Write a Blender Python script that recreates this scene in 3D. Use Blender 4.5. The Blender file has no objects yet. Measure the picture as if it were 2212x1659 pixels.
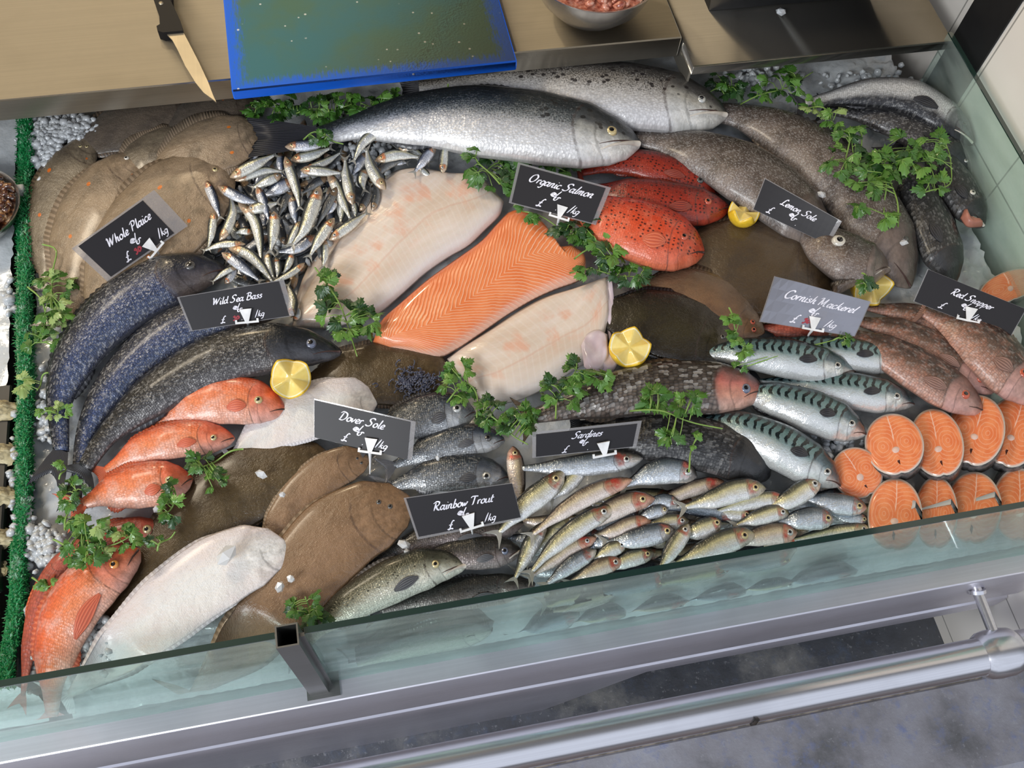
import bpy, math, random
from mathutils import Vector, Matrix
random.seed(7)
C = bpy.context.scene.collection

# ---------------------------------------------------------------- camera
FPX, CX, CY, HC = 2018.0, 1106.0, 829.5, 1.83
AX = Vector((14174, -2030, FPX)).normalized()
AY = Vector((-836, -3830, FPX)); AY = (AY - AX*AX.dot(AY)).normalized()
AZ = AX.cross(AY)
cam = bpy.data.objects.new('camera', bpy.data.cameras.new('camera'))
C.objects.link(cam)
cam.data.sensor_width = 36.0
cam.data.lens = FPX/2212*36
cam.data.clip_start = 0.02
cam.matrix_world = Matrix(((AX[0], -AX[1], -AX[2], 0), (AY[0], -AY[1], -AY[2], 0), (AZ[0], -AZ[1], -AZ[2], HC), (0, 0, 0, 1)))
bpy.context.scene.camera = cam

# ---------------------------------------------------------------- world, lamps, exposure
sc = bpy.context.scene
sc.view_settings.view_transform = 'Standard'
sc.view_settings.look = 'None'
sc.view_settings.gamma = 1.0
sc.view_settings.use_curve_mapping = False
sc.view_settings.exposure = 0.0
WORLD = 0.40
w = bpy.data.worlds.new('World'); sc.world = w; w.use_nodes = True
wn, wl = w.node_tree.nodes, w.node_tree.links
wn.clear()
wo = wn.new('ShaderNodeOutputWorld'); wb = wn.new('ShaderNodeBackground')
tc = wn.new('ShaderNodeTexCoord'); sx = wn.new('ShaderNodeSeparateXYZ')
wl.new(tc.outputs['Generated'], sx.inputs[0])
def wr(v, a, b):
    o = wn.new('ShaderNodeMapRange'); o.interpolation_type = 'SMOOTHSTEP'; wl.new(v, o.inputs[0])
    o.inputs[1].default_value = a; o.inputs[2].default_value = b; return o.outputs[0]
def wm(f, a, b):
    o = wn.new('ShaderNodeMix'); o.data_type = 'RGBA'
    for i, x in ((0, f), (6, a), (7, b)):
        if isinstance(x, tuple): o.inputs[i].default_value = (*x, 1)
        else: wl.new(x, o.inputs[i])
    return o.outputs[2]
# shop interior beyond the counter (+Y): warm on the left, dim on the right; ceiling overhead; bright street sky behind the viewer
inside = wm(wr(sx.outputs['X'], -0.3, 0.22), (1.7, 1.36, 0.90), (0.15, 0.13, 0.10))
c1 = wm(wr(sx.outputs['Y'], -0.1, 0.55), (0.36, 0.37, 0.40), inside)
c2 = wm(wr(sx.outputs['Y'], -0.05, -0.5), c1, (1.75, 1.9, 2.2))
c3 = wm(wr(sx.outputs['Z'], 0.05, -0.15), c2, (0.24, 0.235, 0.26))
wl.new(c3, wb.inputs[0]); wb.inputs[1].default_value = WORLD
wl.new(wb.outputs[0], wo.inputs[0])
def area(name, loc, target, size, size_y, power, col):
    l = bpy.data.lights.new(name, 'AREA'); l.shape = 'RECTANGLE'; l.size = size; l.size_y = size_y
    l.energy = power; l.color = col
    o = bpy.data.objects.new(name, l); C.objects.link(o); o.location = loc
    o.rotation_euler = (Vector(target)-Vector(loc)).to_track_quat('-Z', 'Y').to_euler()
    return o
area('shopfront_daylight', (-1.7, -1.0, 2.5), (0.2, 0.7, 0.8), 1.1, 0.8, 54, (0.95, 0.98, 1.0))
area('counter_lamp', (-0.9, 1.5, 2.3), (0.0, 0.7, 0.8), 0.5, 0.2, 9, (1.0, 0.86, 0.66))
area('spot_lamp', (-0.35, 2.35, 2.01), (-0.1, 1.0, 0.9), 0.10, 0.10, 6, (1.0, 0.80, 0.52))

# ---------------------------------------------------------------- geometry helpers
def ray(x, y):
    d = Vector((x-CX, y-CY, FPX)); return Vector((d.dot(AX), d.dot(AY), d.dot(AZ)))
def atz(x, y, z):
    r = ray(x, y); return Vector((0, 0, HC)) + r*((z-HC)/r.z)
def aty(x, y, yy):
    r = ray(x, y); return Vector((0, 0, HC)) + r*(yy/r.y)
BZ0, BSL = 0.745, 0.05          # the ice bed rises gently towards the worktop
def bed(y): return BZ0 + BSL*(y-0.27)
def on(x, y, h=0.0):
    r = ray(x, y)               # HC + t rz = BZ0 + h + BSL (t ry - .27)
    t = (BZ0 + h - BSL*0.27 - HC)/(r.z - BSL*r.y)
    yp = 0.2785 - max(0.0, min(h, 0.06))*0.13
    if r.y*t < yp and y > 900:          # what lies at the very front slumps down behind the front glass
        t = yp/r.y
        if HC + r.z*t < 0.604:
            t = (0.604 - HC)/r.z
            if r.y*t < 0.275: return Vector((r.x*t, 0.275, 0.604))
    return Vector((0, 0, HC)) + r*t
def crom(P, n):
    """n+1 evenly spaced points on a smooth curve through P"""
    if len(P) == 2:
        P = [P[0], tuple((a+b)/2 for a, b in zip(*P)), P[1]]
    Q = [tuple(2*a-b for a, b in zip(P[0], P[1]))] + list(P) + [tuple(2*a-b for a, b in zip(P[-1], P[-2]))]
    out = []
    for i in range(1, len(Q)-2):
        for k in range(16):
            t = k/16
            out.append(tuple(0.5*((2*b)+(-a+c)*t+(2*a-5*b+4*c-d)*t*t+(-a+3*b-3*c+d)*t**3)
                             for a, b, c, d in zip(Q[i-1], Q[i], Q[i+1], Q[i+2])))
    out.append(tuple(P[-1]))
    L = [0]
    for a, b in zip(out, out[1:]):
        L.append(L[-1]+math.dist(a[:2], b[:2]))
    res = []; j = 0
    for i in range(n+1):
        s = L[-1]*i/n
        while j < len(L)-2 and L[j+1] < s: j += 1
        f = (s-L[j])/max(1e-9, L[j+1]-L[j]); f = min(1, max(0, f))
        res.append(tuple(a+(b-a)*f for a, b in zip(out[j], out[j+1])))
    return res
def interp(T, u):
    if u <= T[0][0]: return T[0][1]
    for (a, x), (b, y) in zip(T, T[1:]):
        if u <= b:
            f = (u-a)/(b-a); f = f*f*(3-2*f)*0.4 + f*0.6
            return x+(y-x)*f
    return T[-1][1]
def sst(a, b, x):
    t = min(1, max(0, (x-a)/(b-a))); return t*t*(3-2*t)
PRESS = False
def obj(name, verts, faces, mats, parent=None, uvs=None, ms=None, loc=None, smooth=True, mi=None):
    if PRESS: verts = [(v[0], 0.2672, v[2]) if 0.20 < v[1] < 0.2672 and v[0] < 0.9 else v for v in verts]   # soft things flatten against the glass
    """one mesh object; verts are in world space and stored relative to the thing's own origin"""
    me = bpy.data.meshes.new(name)
    if parent is not None: o0 = Vector(parent['_o'])
    elif loc is not None: o0 = Vector(loc)
    else:
        n = len(verts); o0 = Vector((sum(v[0] for v in verts)/n, sum(v[1] for v in verts)/n, min(v[2] for v in verts)))
    me.from_pydata([tuple(Vector(v)-o0) for v in verts], [], faces)
    if not isinstance(mats, (list, tuple)): mats = [mats]
    for m in mats: me.materials.append(m)
    if smooth: me.polygons.foreach_set('use_smooth', [True]*len(me.polygons))
    if mi: me.polygons.foreach_set('material_index', mi)
    vi = [0]*len(me.loops); me.loops.foreach_get('vertex_index', vi)
    for nm, data in (('uv', uvs), ('m', ms)):
        if data:
            lay = me.uv_layers.new(name=nm)
            lay.data.foreach_set('uv', [c for i in vi for c in data[i]])
    me.update()
    o = bpy.data.objects.new(name, me); C.objects.link(o)
    if parent is not None: o.parent = parent
    else: o.location = o0
    o['_o'] = tuple(o0)
    return o
def empty(name, loc):
    o = bpy.data.objects.new(name, None); C.objects.link(o); o.location = loc; o['_o'] = tuple(loc)
    o.empty_display_size = 0.02
    return o
def tag(o, label=None, cat=None, group=None, kind=None):
    if label: o['label'] = label
    if cat: o['category'] = cat
    if group: o['group'] = group
    if kind: o['kind'] = kind
    return o
class MB:
    def __init__(s): s.v, s.f, s.uv, s.mi = [], [], [], []
    def add(s, V, F, uv=None, mi=0):
        k = len(s.v); s.v += [tuple(v) for v in V]; s.f += [tuple(i+k for i in f) for f in F]
        s.uv += uv if uv else [(0, 0)]*len(V); s.mi += [mi]*len(F)
    def box(s, a, b, mi=0, bev=0.0):
        x0, y0, z0 = a; x1, y1, z1 = b
        if bev <= 0:
            V = [(x, y, z) for x in (x0, x1) for y in (y0, y1) for z in (z0, z1)]
            F = [(0, 1, 3, 2), (4, 6, 7, 5), (0, 4, 5, 1), (2, 3, 7, 6), (0, 2, 6, 4), (1, 5, 7, 3)]
            s.add(V, F, mi=mi); return
        V, F = [], []
        for sx_, X in ((1, x0), (-1, x1)):
            for sy_, Y in ((1, y0), (-1, y1)):
                for sz_, Z in ((1, z0), (-1, z1)):
                    V += [(X, Y+sy_*bev, Z+sz_*bev), (X+sx_*bev, Y, Z+sz_*bev), (X+sx_*bev, Y+sy_*bev, Z)]
        def i(a, b, c, k): return (a*4+b*2+c)*3+k
        F += [(i(0,0,0,0), i(0,0,1,0), i(0,1,1,0), i(0,1,0,0)), (i(1,0,0,0), i(1,1,0,0), i(1,1,1,0), i(1,0,1,0)),
              (i(0,0,0,1), i(1,0,0,1), i(1,0,1,1), i(0,0,1,1)), (i(0,1,0,1), i(0,1,1,1), i(1,1,1,1), i(1,1,0,1)),
              (i(0,0,0,2), i(0,1,0,2), i(1,1,0,2), i(1,0,0,2)), (i(0,0,1,2), i(1,0,1,2), i(1,1,1,2), i(0,1,1,2))]
        for a in (0, 1):
            for b in (0, 1):
                F += [(i(a,b,0,0), i(a,b,0,1), i(a,b,1,1), i(a,b,1,0)), (i(a,0,b,0), i(a,0,b,2), i(a,1,b,2), i(a,1,b,0)),
                      (i(0,a,b,1), i(0,a,b,2), i(1,a,b,2), i(1,a,b,1))]
                for c in (0, 1): F.append((i(a,b,c,0), i(a,b,c,1), i(a,b,c,2)))
        s.add(V, F, mi=mi)
    def tube(s, P, r, n=8, mi=0, r1=None):
        P = [Vector(p) for p in P]; V, F = [], []
        for k, p in enumerate(P):
            d = (P[min(k+1, len(P)-1)]-P[max(k-1, 0)]).normalized()
            a = d.cross(Vector((0.13, 0.2, 1))).normalized(); b = d.cross(a)
            rr = r if r1 is None else r+(r1-r)*k/(len(P)-1)
            for j in range(n):
                t = 2*math.pi*j/n; V.append(p+a*math.cos(t)*rr+b*math.sin(t)*rr)
        for k in range(len(P)-1):
            for j in range(n):
                F.append((k*n+j, k*n+(j+1) % n, (k+1)*n+(j+1) % n, (k+1)*n+j))
        F.append(tuple(range(n))); F.append(tuple(range((len(P)-1)*n, len(P)*n)))
        s.add(V, F, mi=mi)
    def lathe(s, c, prof, n=48, mi=0):
        V, F = [], []
        for r, z in prof:
            for j in range(n):
                t = 2*math.pi*j/n; V.append((c[0]+r*math.cos(t), c[1]+r*math.sin(t), c[2]+z))
        for k in range(len(prof)-1):
            for j in range(n):
                F.append((k*n+j, k*n+(j+1) % n, (k+1)*n+(j+1) % n, (k+1)*n+j))
        s.add(V, F, mi=mi)
    def prism(s, poly, x0, x1, mi=0):
        """poly: (y,z) outline pushed along x"""
        n = len(poly)
        V = [(x0, y, z) for y, z in poly]+[(x1, y, z) for y, z in poly]
        s.add(V, [(i, (i+1) % n, n+(i+1) % n, n+i) for i in range(n)]+[tuple(range(n)), tuple(range(n, 2*n))], mi=mi)
    def build(s, name, mats, parent=None, loc=None, smooth=True):
        return obj(name, s.v, s.f, mats, parent, uvs=s.uv, loc=loc, smooth=smooth, mi=s.mi)
def smooth_angle(o, deg=35):
    me = o.data
    me.polygons.foreach_set('use_smooth', [True]*len(me.polygons))
    es = {}
    for p in me.polygons:
        for ek in p.edge_keys: es.setdefault(ek, []).append(p.normal.copy())
    for ed in me.edges:
        ns = es.get(tuple(sorted(ed.vertices)), [])
        if len(ns) == 2 and ns[0].angle(ns[1], 0) > math.radians(deg): ed.use_edge_sharp = True
    return o

# ---------------------------------------------------------------- materials
class N:
    def __init__(s, name):
        s.m = bpy.data.materials.new(name); s.m.use_nodes = True
        s.t = s.m.node_tree; s.n = s.t.nodes; s.l = s.t.links
        s.p = s.n['Principled BSDF']; s.out = s.n['Material Output']
    def new(s, k, **kw):
        o = s.n.new(k)
        for a, b in kw.items():
            if a.startswith('_'): setattr(o, a[1:], b)
        return o
    def set(s, sock, val):
        if hasattr(val, 'bl_idname') or hasattr(val, 'is_linked'): s.l.new(val, sock)
        else:
            if sock.type == 'RGBA' and isinstance(val, (tuple, list)) and len(val) == 3: val = (*val, 1)
            sock.default_value = val
    def math(s, op, a, b=None, c=None, clamp=False):
        o = s.n.new('ShaderNodeMath'); o.operation = op; o.use_clamp = clamp
        s.set(o.inputs[0], a)
        if b is not None: s.set(o.inputs[1], b)
        if c is not None: s.set(o.inputs[2], c)
        return o.outputs[0]
    def mix(s, f, a, b, mode='MIX'):
        o = s.n.new('ShaderNodeMix'); o.data_type = 'RGBA'; o.blend_type = mode
        s.set(o.inputs[0], f); s.set(o.inputs[6], a); s.set(o.inputs[7], b)
        return o.outputs[2]
    def rng(s, v, a, b, c=0.0, d=1.0, smooth=True):
        o = s.n.new('ShaderNodeMapRange'); o.interpolation_type = 'SMOOTHSTEP' if smooth else 'LINEAR'
        s.set(o.inputs[0], v)
        for i, x in enumerate((a, b, c, d)): o.inputs[i+1].default_value = x
        return o.outputs[0]
    def ramp(s, v, st):
        o = s.n.new('ShaderNodeValToRGB'); s.set(o.inputs[0], v); e = o.color_ramp.elements
        e[0].position = st[0][0]; e[0].color = (*st[0][1], 1); e[1].position = st[-1][0]; e[1].color = (*st[-1][1], 1)
        for p, c in st[1:-1]:
            k = e.new(p); k.color = (*c, 1)
        return o.outputs[0]
    def uv(s, nm):
        o = s.n.new('ShaderNodeUVMap'); o.uv_map = nm; return o.outputs[0]
    def obj(s): return s.n.new('ShaderNodeTexCoord').outputs['Object']
    def sep(s, v):
        o = s.n.new('ShaderNodeSeparateXYZ'); s.l.new(v, o.inputs[0]); return o.outputs
    def comb(s, x, y, z=0.0):
        o = s.n.new('ShaderNodeCombineXYZ'); s.set(o.inputs[0], x); s.set(o.inputs[1], y); s.set(o.inputs[2], z); return o.outputs[0]
    def mapp(s, v, sc_):
        o = s.n.new('ShaderNodeMapping'); s.l.new(v, o.inputs[0]); o.inputs['Scale'].default_value = sc_; return o.outputs[0]
    def noise(s, v, scale, detail=3, rough=0.55, col=False):
        o = s.n.new('ShaderNodeTexNoise'); s.l.new(v, o.inputs[0]); o.inputs['Scale'].default_value = scale
        o.inputs['Detail'].default_value = detail; o.inputs['Roughness'].default_value = rough
        return o.outputs['Color' if col else 'Fac']
    def voro(s, v, scale, rnd=1.0, out='Distance', feature='F1'):
        o = s.n.new('ShaderNodeTexVoronoi'); s.l.new(v, o.inputs[0]); o.inputs['Scale'].default_value = scale
        o.feature = feature
        o.inputs['Randomness'].default_value = rnd; return o.outputs[out]
    def bump(s, h, st=0.3, d=0.001):
        o = s.n.new('ShaderNodeBump'); s.set(o.inputs['Height'], h); o.inputs['Strength'].default_value = st
        o.inputs['Distance'].default_value = d; s.l.new(o.outputs[0], s.p.inputs['Normal']); return o
    def fin(s, col=None, rough=None, metal=None, coat=None, spec=None, sss=None, coatr=0.08):
        P = s.p.inputs
        if col is not None: s.set(P['Base Color'], col)
        if rough is not None: s.set(P['Roughness'], rough)
        if metal is not None: s.set(P['Metallic'], metal)
        if coat is not None: P['Coat Weight'].default_value = coat; P['Coat Roughness'].default_value = coatr
        if spec is not None: P['Specular IOR Level'].default_value = spec
        if sss is not None:
            P['Subsurface Weight'].default_value = sss[0]; P['Subsurface Radius'].default_value = sss[1]; P['Subsurface Scale'].default_value = sss[2]
        return s.m
def plain(name, col, rough=0.5, metal=0.0, coat=None, var=0.12, scale=60, sss=None):
    k = N(name); nz = k.noise(k.obj(), scale, 3)
    c = k.mix(k.rng(nz, 0.3, 0.7, 0, 1), tuple(x*(1-var) for x in col), tuple(min(1, x*(1+var)) for x in col))
    return k.fin(c, rough, metal, coat, sss=sss)

def fishmat(name, ramp, head=None, scale=0.004, sstr=0.35, rough=0.3, metal=0.0, wob=0.08, spots=None,
            stripes=None, mott=None, headu=0.8, coat=0.3, gill=True, headmix=0.75, blush=None, sparkle=0.0, rnd=0.5, speck=None, vsh=0.09):
    """V runs belly 0 to back 1, U tail 0 to nose 1; map 'm' is in metres"""
    k = N(name); U, V, _ = k.sep(k.uv('uv')); m = k.uv('m')
    nz = k.noise(m, 45, 4); v2 = k.math('ADD', k.math('ADD', V, vsh), k.math('MULTIPLY', k.math('SUBTRACT', nz, 0.5), wob*2))
    c = k.ramp(v2, ramp)
    if mott:
        n2 = k.noise(m, mott[0], 5, 0.65); c = k.mix(k.rng(n2, 0.45, 0.68, 0, mott[2]), c, mott[1])
    vv = k.math('SUBTRACT', V, 0.45)
    gU = k.math('ADD', U, k.math('MULTIPLY', k.math('MULTIPLY', vv, vv), -0.22)); gU = k.math('ADD', gU, k.math('MULTIPLY', k.math('SUBTRACT', k.noise(m, 120, 2), 0.5), 0.010))
    hm = k.rng(gU, headu-0.055, headu-0.02)
    body = k.math('SUBTRACT', 1.0, hm)
    sv = k.voro(k.mapp(m, (1/scale, 1.25/scale, 1)), 1.0, rnd)
    sc1 = k.rng(sv, 0.15, 0.75, 1+sstr*0.55, 1-sstr, smooth=False)
    scl = k.mix(body, (1, 1, 1), k.comb(sc1, sc1, sc1))
    c = k.mix(1.0, c, scl, 'MULTIPLY')
    if sparkle:  # glints on scattered scales, painted into the base colour
        cell = k.sep(k.voro(k.mapp(m, (1/scale, 1.25/scale, 1)), 1.0, rnd, 'Color'))[0]
        c = k.mix(k.math('MULTIPLY', k.rng(cell, 0.55, 1.0), k.math('MULTIPLY', body, sparkle)), c, (0.95, 0.93, 0.9))
    if speck:     # fine dark flecks that thicken towards the back
        nn_ = k.math('ADD', k.noise(k.mapp(m, (1, .8, 1)), speck[0], 2, 0.7), k.math('MULTIPLY', k.math('SUBTRACT', V, 0.5), speck[1]))
        f = k.math('MULTIPLY', k.rng(nn_, 0.49, 0.57), k.math('SUBTRACT', 1.0, k.math('MULTIPLY', hm, 0.85)))
        c = k.mix(k.math('MULTIPLY', k.math('MULTIPLY', f, k.rng(V, 0.12, 0.5)), 0.85), c, speck[2])
    if stripes:   # wavy bars over the back
        ph = k.math('ADD', k.math('MULTIPLY', k.sep(m)[0], stripes[0]), k.math('MULTIPLY', k.math('SINE', k.math('MULTIPLY', V, 14)), 1.1))
        ph = k.math('ADD', ph, k.math('MULTIPLY', k.noise(m, 75, 4), 7.0))
        s_ = k.rng(k.math('SINE', ph), 0.1, 0.55)
        f = k.math('MULTIPLY', k.math('MULTIPLY', s_, k.rng(V, stripes[2]-0.03, stripes[2]+0.06)), k.math('SUBTRACT', 1.0, k.rng(U, 0.8, 0.86)))
        c = k.mix(f, c, stripes[1])
    if head:
        c = k.mix(k.math('MULTIPLY', hm, headmix), c, k.ramp(v2, head))
    hn = k.noise(m, 85, 4, 0.65); hd = k.rng(hn, 0.32, 0.68, 0.72, 1.12)
    g2 = k.math('ABSOLUTE', k.math('SUBTRACT', k.math('ADD', gU, k.math('MULTIPLY', k.math('SUBTRACT', hn, 0.5), 0.02)), headu+0.025))
    pl2 = k.math('MULTIPLY', k.rng(g2, 0.001, 0.007, 0.35, 0), k.rng(V, 0.62, 0.45))
    hd = k.math('MULTIPLY', hd, k.math('SUBTRACT', 1.0, pl2))
    c = k.mix(hm, c, k.mix(1.0, c, k.comb(hd, hd, hd), 'MULTIPLY'))
    if spots:     # (cell m, radius, colour, vmin, amount, umin)
        d = k.voro(k.mapp(m, (1/spots[0], 1/spots[0], 1)), 1.0, spots[6] if len(spots) > 6 else 0.8)
        f = k.rng(d, spots[1]*0.7, spots[1], 1, 0)
        f = k.math('MULTIPLY', f, k.rng(V, spots[3], spots[3]+0.1))
        f = k.math('MULTIPLY', f, k.rng(U, spots[5], spots[5]+0.1))
        c = k.mix(k.math('MULTIPLY', f, spots[4]), c, spots[2])
    if blush:     # red cheek
        f = k.math('MULTIPLY', k.math('MULTIPLY', k.rng(U, 0.74, 0.8), k.rng(U, 0.84, 0.93, 1, 0)), k.rng(k.noise(m, 70, 3), 0.42, 0.6))
        f = k.math('MULTIPLY', f, k.math('MULTIPLY', k.rng(V, 0.1, 0.3), k.rng(V, 0.7, 0.95, 1, 0)))
        c = k.mix(k.math('MULTIPLY', f, blush[1]), c, blush[0])
    if gill:
        g = k.math('ABSOLUTE', k.math('SUBTRACT', gU, headu-0.045))
        f = k.math('MULTIPLY', k.rng(g, 0.0015, 0.008, 1, 0), k.math('MULTIPLY', k.rng(V, 0.86, 0.66), k.rng(k.noise(m, 90, 2), 0.3, 0.6, 0.35, 1.0)))
        c = k.mix(k.math('MULTIPLY', f, 0.6), c, (0.05, 0.03, 0.025))
    lum = k.math('ADD', k.noise(m, 70, 3, 0.6), k.math('MULTIPLY', k.noise(m, 330, 2), 0.25))
    b0 = k.n.new('ShaderNodeBump'); k.set(b0.inputs['Height'], lum); b0.inputs['Strength'].default_value = 0.55; b0.inputs['Distance'].default_value = 0.0032
    b1 = k.bump(k.math('MULTIPLY', sv, body), 0.25 + sstr*0.5, scale*0.35); k.l.new(b0.outputs[0], b1.inputs['Normal'])
    r = k.math('ADD', rough+.04, k.math('MULTIPLY', k.math('SUBTRACT', nz, 0.5), 0.35))
    return k.fin(c, r, metal, coat, coatr=0.16)

M = {}
M['salmon'] = fishmat('salmon_skin', [(0, (.82, .80, .76)), (.28, (.80, .79, .78)), (.50, (.58, .58, .60)), (.66, (.20, .22, .23)), (.82, (.05, .065, .07)), (1, (.02, .028, .032))],
    head=[(0, (.86, .84, .80)), (.42, (.80, .79, .76)), (.58, (.42, .42, .39)), (.72, (.07, .075, .08)), (1, (.02, .025, .03))],
    scale=.0042, sstr=.22, rough=.3, metal=.25, wob=.07, spots=(.014, .34, (.02, .02, .02), .34, .95, .62, 1.0), headu=.83, headmix=.9, sparkle=.12, rnd=.7, vsh=.20, speck=(430, .42, (.018, .022, .026)))
M['salmon_pale'] = fishmat('speckled_salmon_skin', [(0, (.72, .70, .68)), (.32, (.66, .65, .66)), (.5, (.58, .55, .52)), (.75, (.36, .32, .27)), (1, (.05, .05, .05))],
    head=[(0, (.84, .82, .76)), (.42, (.66, .66, .64)), (.62, (.38, .36, .31)), (.78, (.09, .085, .08)), (1, (.03, .03, .03))],
    scale=.0042, sstr=.22, rough=.32, metal=.2, wob=.1, spots=(.012, .34, (.025, .02, .02), .34, .95, .2, 1.0), headu=.83, headmix=.9, sparkle=.15, rnd=.7, vsh=.20, speck=(430, .34, (.04, .034, .03)))
M['bass'] = fishmat('sea_bass_skin', [(0, (.06, .055, .07)), (.22, (.06, .08, .15)), (.5, (.05, .072, .165)), (.72, (.02, .028, .055)), (1, (.008, .009, .013))],  # bluish sky sheen is painted into the flank colour
    head=[(0, (.18, .13, .10)), (.3, (.16, .13, .11)), (.6, (.05, .05, .055)), (1, (.015, .017, .02))],
    scale=.0026, sstr=.6, rough=.24, metal=.25, wob=.05, headu=.8, sparkle=.2, rnd=.55)
M['bass_dark'] = fishmat('dark_bass_skin', [(0, (.09, .08, .08)), (.25, (.085, .08, .082)), (.5, (.038, .038, .043)), (.7, (.014, .015, .018)), (1, (.008, .009, .011))],
    head=[(0, (.09, .085, .09)), (.4, (.06, .065, .08)), (.7, (.02, .024, .03)), (1, (.012, .014, .017))],
    scale=.0027, sstr=.55, rough=.28, metal=.2, wob=.06, headu=.8, sparkle=.16, rnd=.55)
M['black'] = fishmat('black_fish_skin', [(0, (.06, .058, .058)), (.3, (.035, .035, .037)), (.6, (.014, .015, .018)), (1, (.007, .008, .010))],
    scale=.004, sstr=.5, rough=.36, wob=.1, headu=.82, sparkle=.1)
M['coley'] = fishmat('coley_skin', [(0, (.015, .015, .018)), (.25, (.035, .035, .04)), (.40, (.55, .55, .55)), (.62, (.75, .75, .75)), (.84, (.35, .35, .36)), (1, (.02, .02, .025))],  # dark belly end paints in the shadow below the silver flank
    head=[(0, (.02, .02, .02)), (.6, (.04, .04, .045)), (1, (.015, .015, .02))],
    scale=.003, sstr=.4, rough=.3, metal=.3, wob=.08, headu=.84, sparkle=.1)
M['mackerel'] = fishmat('mackerel_skin', [(0, (.74, .74, .70)), (.32, (.70, .72, .72)), (.46, (.50, .56, .56)), (.56, (.24, .34, .34)), (.8, (.12, .23, .24)), (1, (.015, .035, .045))],
    head=[(0, (.80, .79, .74)), (.45, (.70, .71, .68)), (.62, (.12, .17, .2)), (.85, (.02, .04, .06)), (1, (.01, .02, .03))],
    scale=.002, sstr=.12, rough=.18, metal=.35, wob=.06, vsh=.14, stripes=(620, (.006, .014, .018), .42), headu=.83, coat=.45, headmix=.85)
M['mullet'] = fishmat('mullet_skin', [(0, (.30, .22, .18)), (.3, (.16, .13, .11)), (.6, (.075, .06, .05)), (1, (.02, .016, .014))],
    head=[(0, (.70, .50, .42)), (.3, (.66, .30, .20)), (.58, (.50, .15, .12)), (.78, (.16, .06, .055)), (1, (.04, .025, .025))],
    scale=.006, sstr=.7, rough=.3, metal=.12, wob=.08, headu=.82, headmix=.95, sparkle=.28)
M['redfish'] = fishmat('red_snapper_skin', [(0, (.72, .42, .32)), (.25, (.76, .34, .22)), (.5, (.80, .24, .10)), (.8, (.78, .16, .055)), (1, (.62, .10, .035))],
    head=[(0, (.70, .40, .34)), (.35, (.74, .26, .17)), (.7, (.72, .14, .07)), (1, (.56, .08, .035))],
    scale=.0032, sstr=.26, rough=.3, wob=.12, headu=.79, mott=(40, (.80, .54, .46), .5), coat=.35)
M['redfish_dark'] = fishmat('shaded_red_fish_skin', [(0, (.50, .18, .13)), (.5, (.52, .12, .08)), (1, (.40, .07, .035))], scale=.004, sstr=.3, rough=.35, wob=.1, headu=.8)  # darker copy of the red skin, shade painted in for fish in shadow
M['grouper'] = fishmat('spotted_grouper_skin', [(0, (.72, .20, .10)), (.3, (.72, .10, .035)), (.65, (.66, .065, .02)), (1, (.42, .028, .014))],
    scale=.003, sstr=.2, rough=.3, wob=.1, spots=(.0062, .34, (.06, .008, .006), .12, .9, .0, .45), headu=.8, mott=(45, (.80, .33, .20), .3), coat=.35)
M['grouper_dark'] = fishmat('dark_spotted_grouper_skin', [(0, (.36, .045, .02)), (.5, (.34, .03, .014)), (.75, (.24, .018, .01)), (1, (.09, .012, .01))],
    scale=.003, sstr=.3, rough=.3, wob=.12, spots=(.0060, .34, (.025, .003, .003), .1, .9, .0, .45), headu=.8)
M['pinksnap'] = fishmat('pink_snapper_skin', [(0, (.56, .30, .22)), (.25, (.42, .23, .17)), (.48, (.15, .085, .06)), (.66, (.05, .025, .018)), (1, (.03, .010, .008))],
    head=[(0, (.68, .40, .36)), (.4, (.56, .31, .27)), (.75, (.30, .15, .13)), (1, (.10, .04, .03))],
    scale=.0034, sstr=.4, rough=.32, wob=.12, headu=.78, mott=(50, (.52, .20, .12), .35), sparkle=.12)
M['cod'] = fishmat('brown_cod_skin', [(0, (.34, .29, .26)), (.3, (.20, .155, .13)), (.6, (.105, .08, .066)), (1, (.03, .022, .018))],
    head=[(0, (.30, .24, .2)), (.5, (.17, .12, .1)), (1, (.06, .045, .04))],
    scale=.0019, sstr=.45, rough=.3, wob=.16, headu=.84, mott=(22, (.05, .035, .028), .7), sparkle=.18)
M['cod_dark'] = fishmat('dark_cod_skin', [(0, (.34, .28, .25)), (.35, (.17, .125, .10)), (.6, (.05, .038, .032)), (1, (.025, .018, .016))],
    head=[(0, (.36, .29, .25)), (.45, (.22, .16, .135)), (.8, (.075, .055, .05)), (1, (.05, .04, .035))],
    scale=.002, sstr=.4, rough=.3, wob=.16, headu=.82, mott=(24, (.16, .11, .085), .5), sparkle=.12)
M['bream'] = fishmat('sea_bream_skin', [(0, (.50, .50, .50)), (.3, (.34, .36, .38)), (.55, (.17, .19, .22)), (.8, (.05, .065, .085)), (1, (.02, .025, .035))],
    head=[(0, (.60, .59, .56)), (.4, (.46, .47, .48)), (.7, (.12, .14, .18)), (1, (.03, .04, .055))],
    scale=.0026, sstr=.55, rough=.2, metal=.35, wob=.08, headu=.77, sparkle=.15)
M['trout'] = fishmat('trout_skin', [(0, (.80, .78, .68)), (.35, (.74, .72, .60)), (.55, (.38, .37, .28)), (.75, (.09, .09, .06)), (1, (.025, .027, .02))],
    scale=.0025, sstr=.35, rough=.22, metal=.3, wob=.1, spots=(.006, .27, (.03, .03, .02), .35, .8, .0, 1.0), headu=.83)
M['trout_dark'] = fishmat('dark_trout_skin', [(0, (.42, .36, .34)), (.35, (.22, .18, .17)), (.6, (.07, .065, .06)), (1, (.02, .021, .02))],
    scale=.0025, sstr=.4, rough=.24, metal=.25, wob=.14, spots=(.006, .25, (.02, .02, .02), .3, .8, .0, 1.0), headu=.8)
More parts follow.
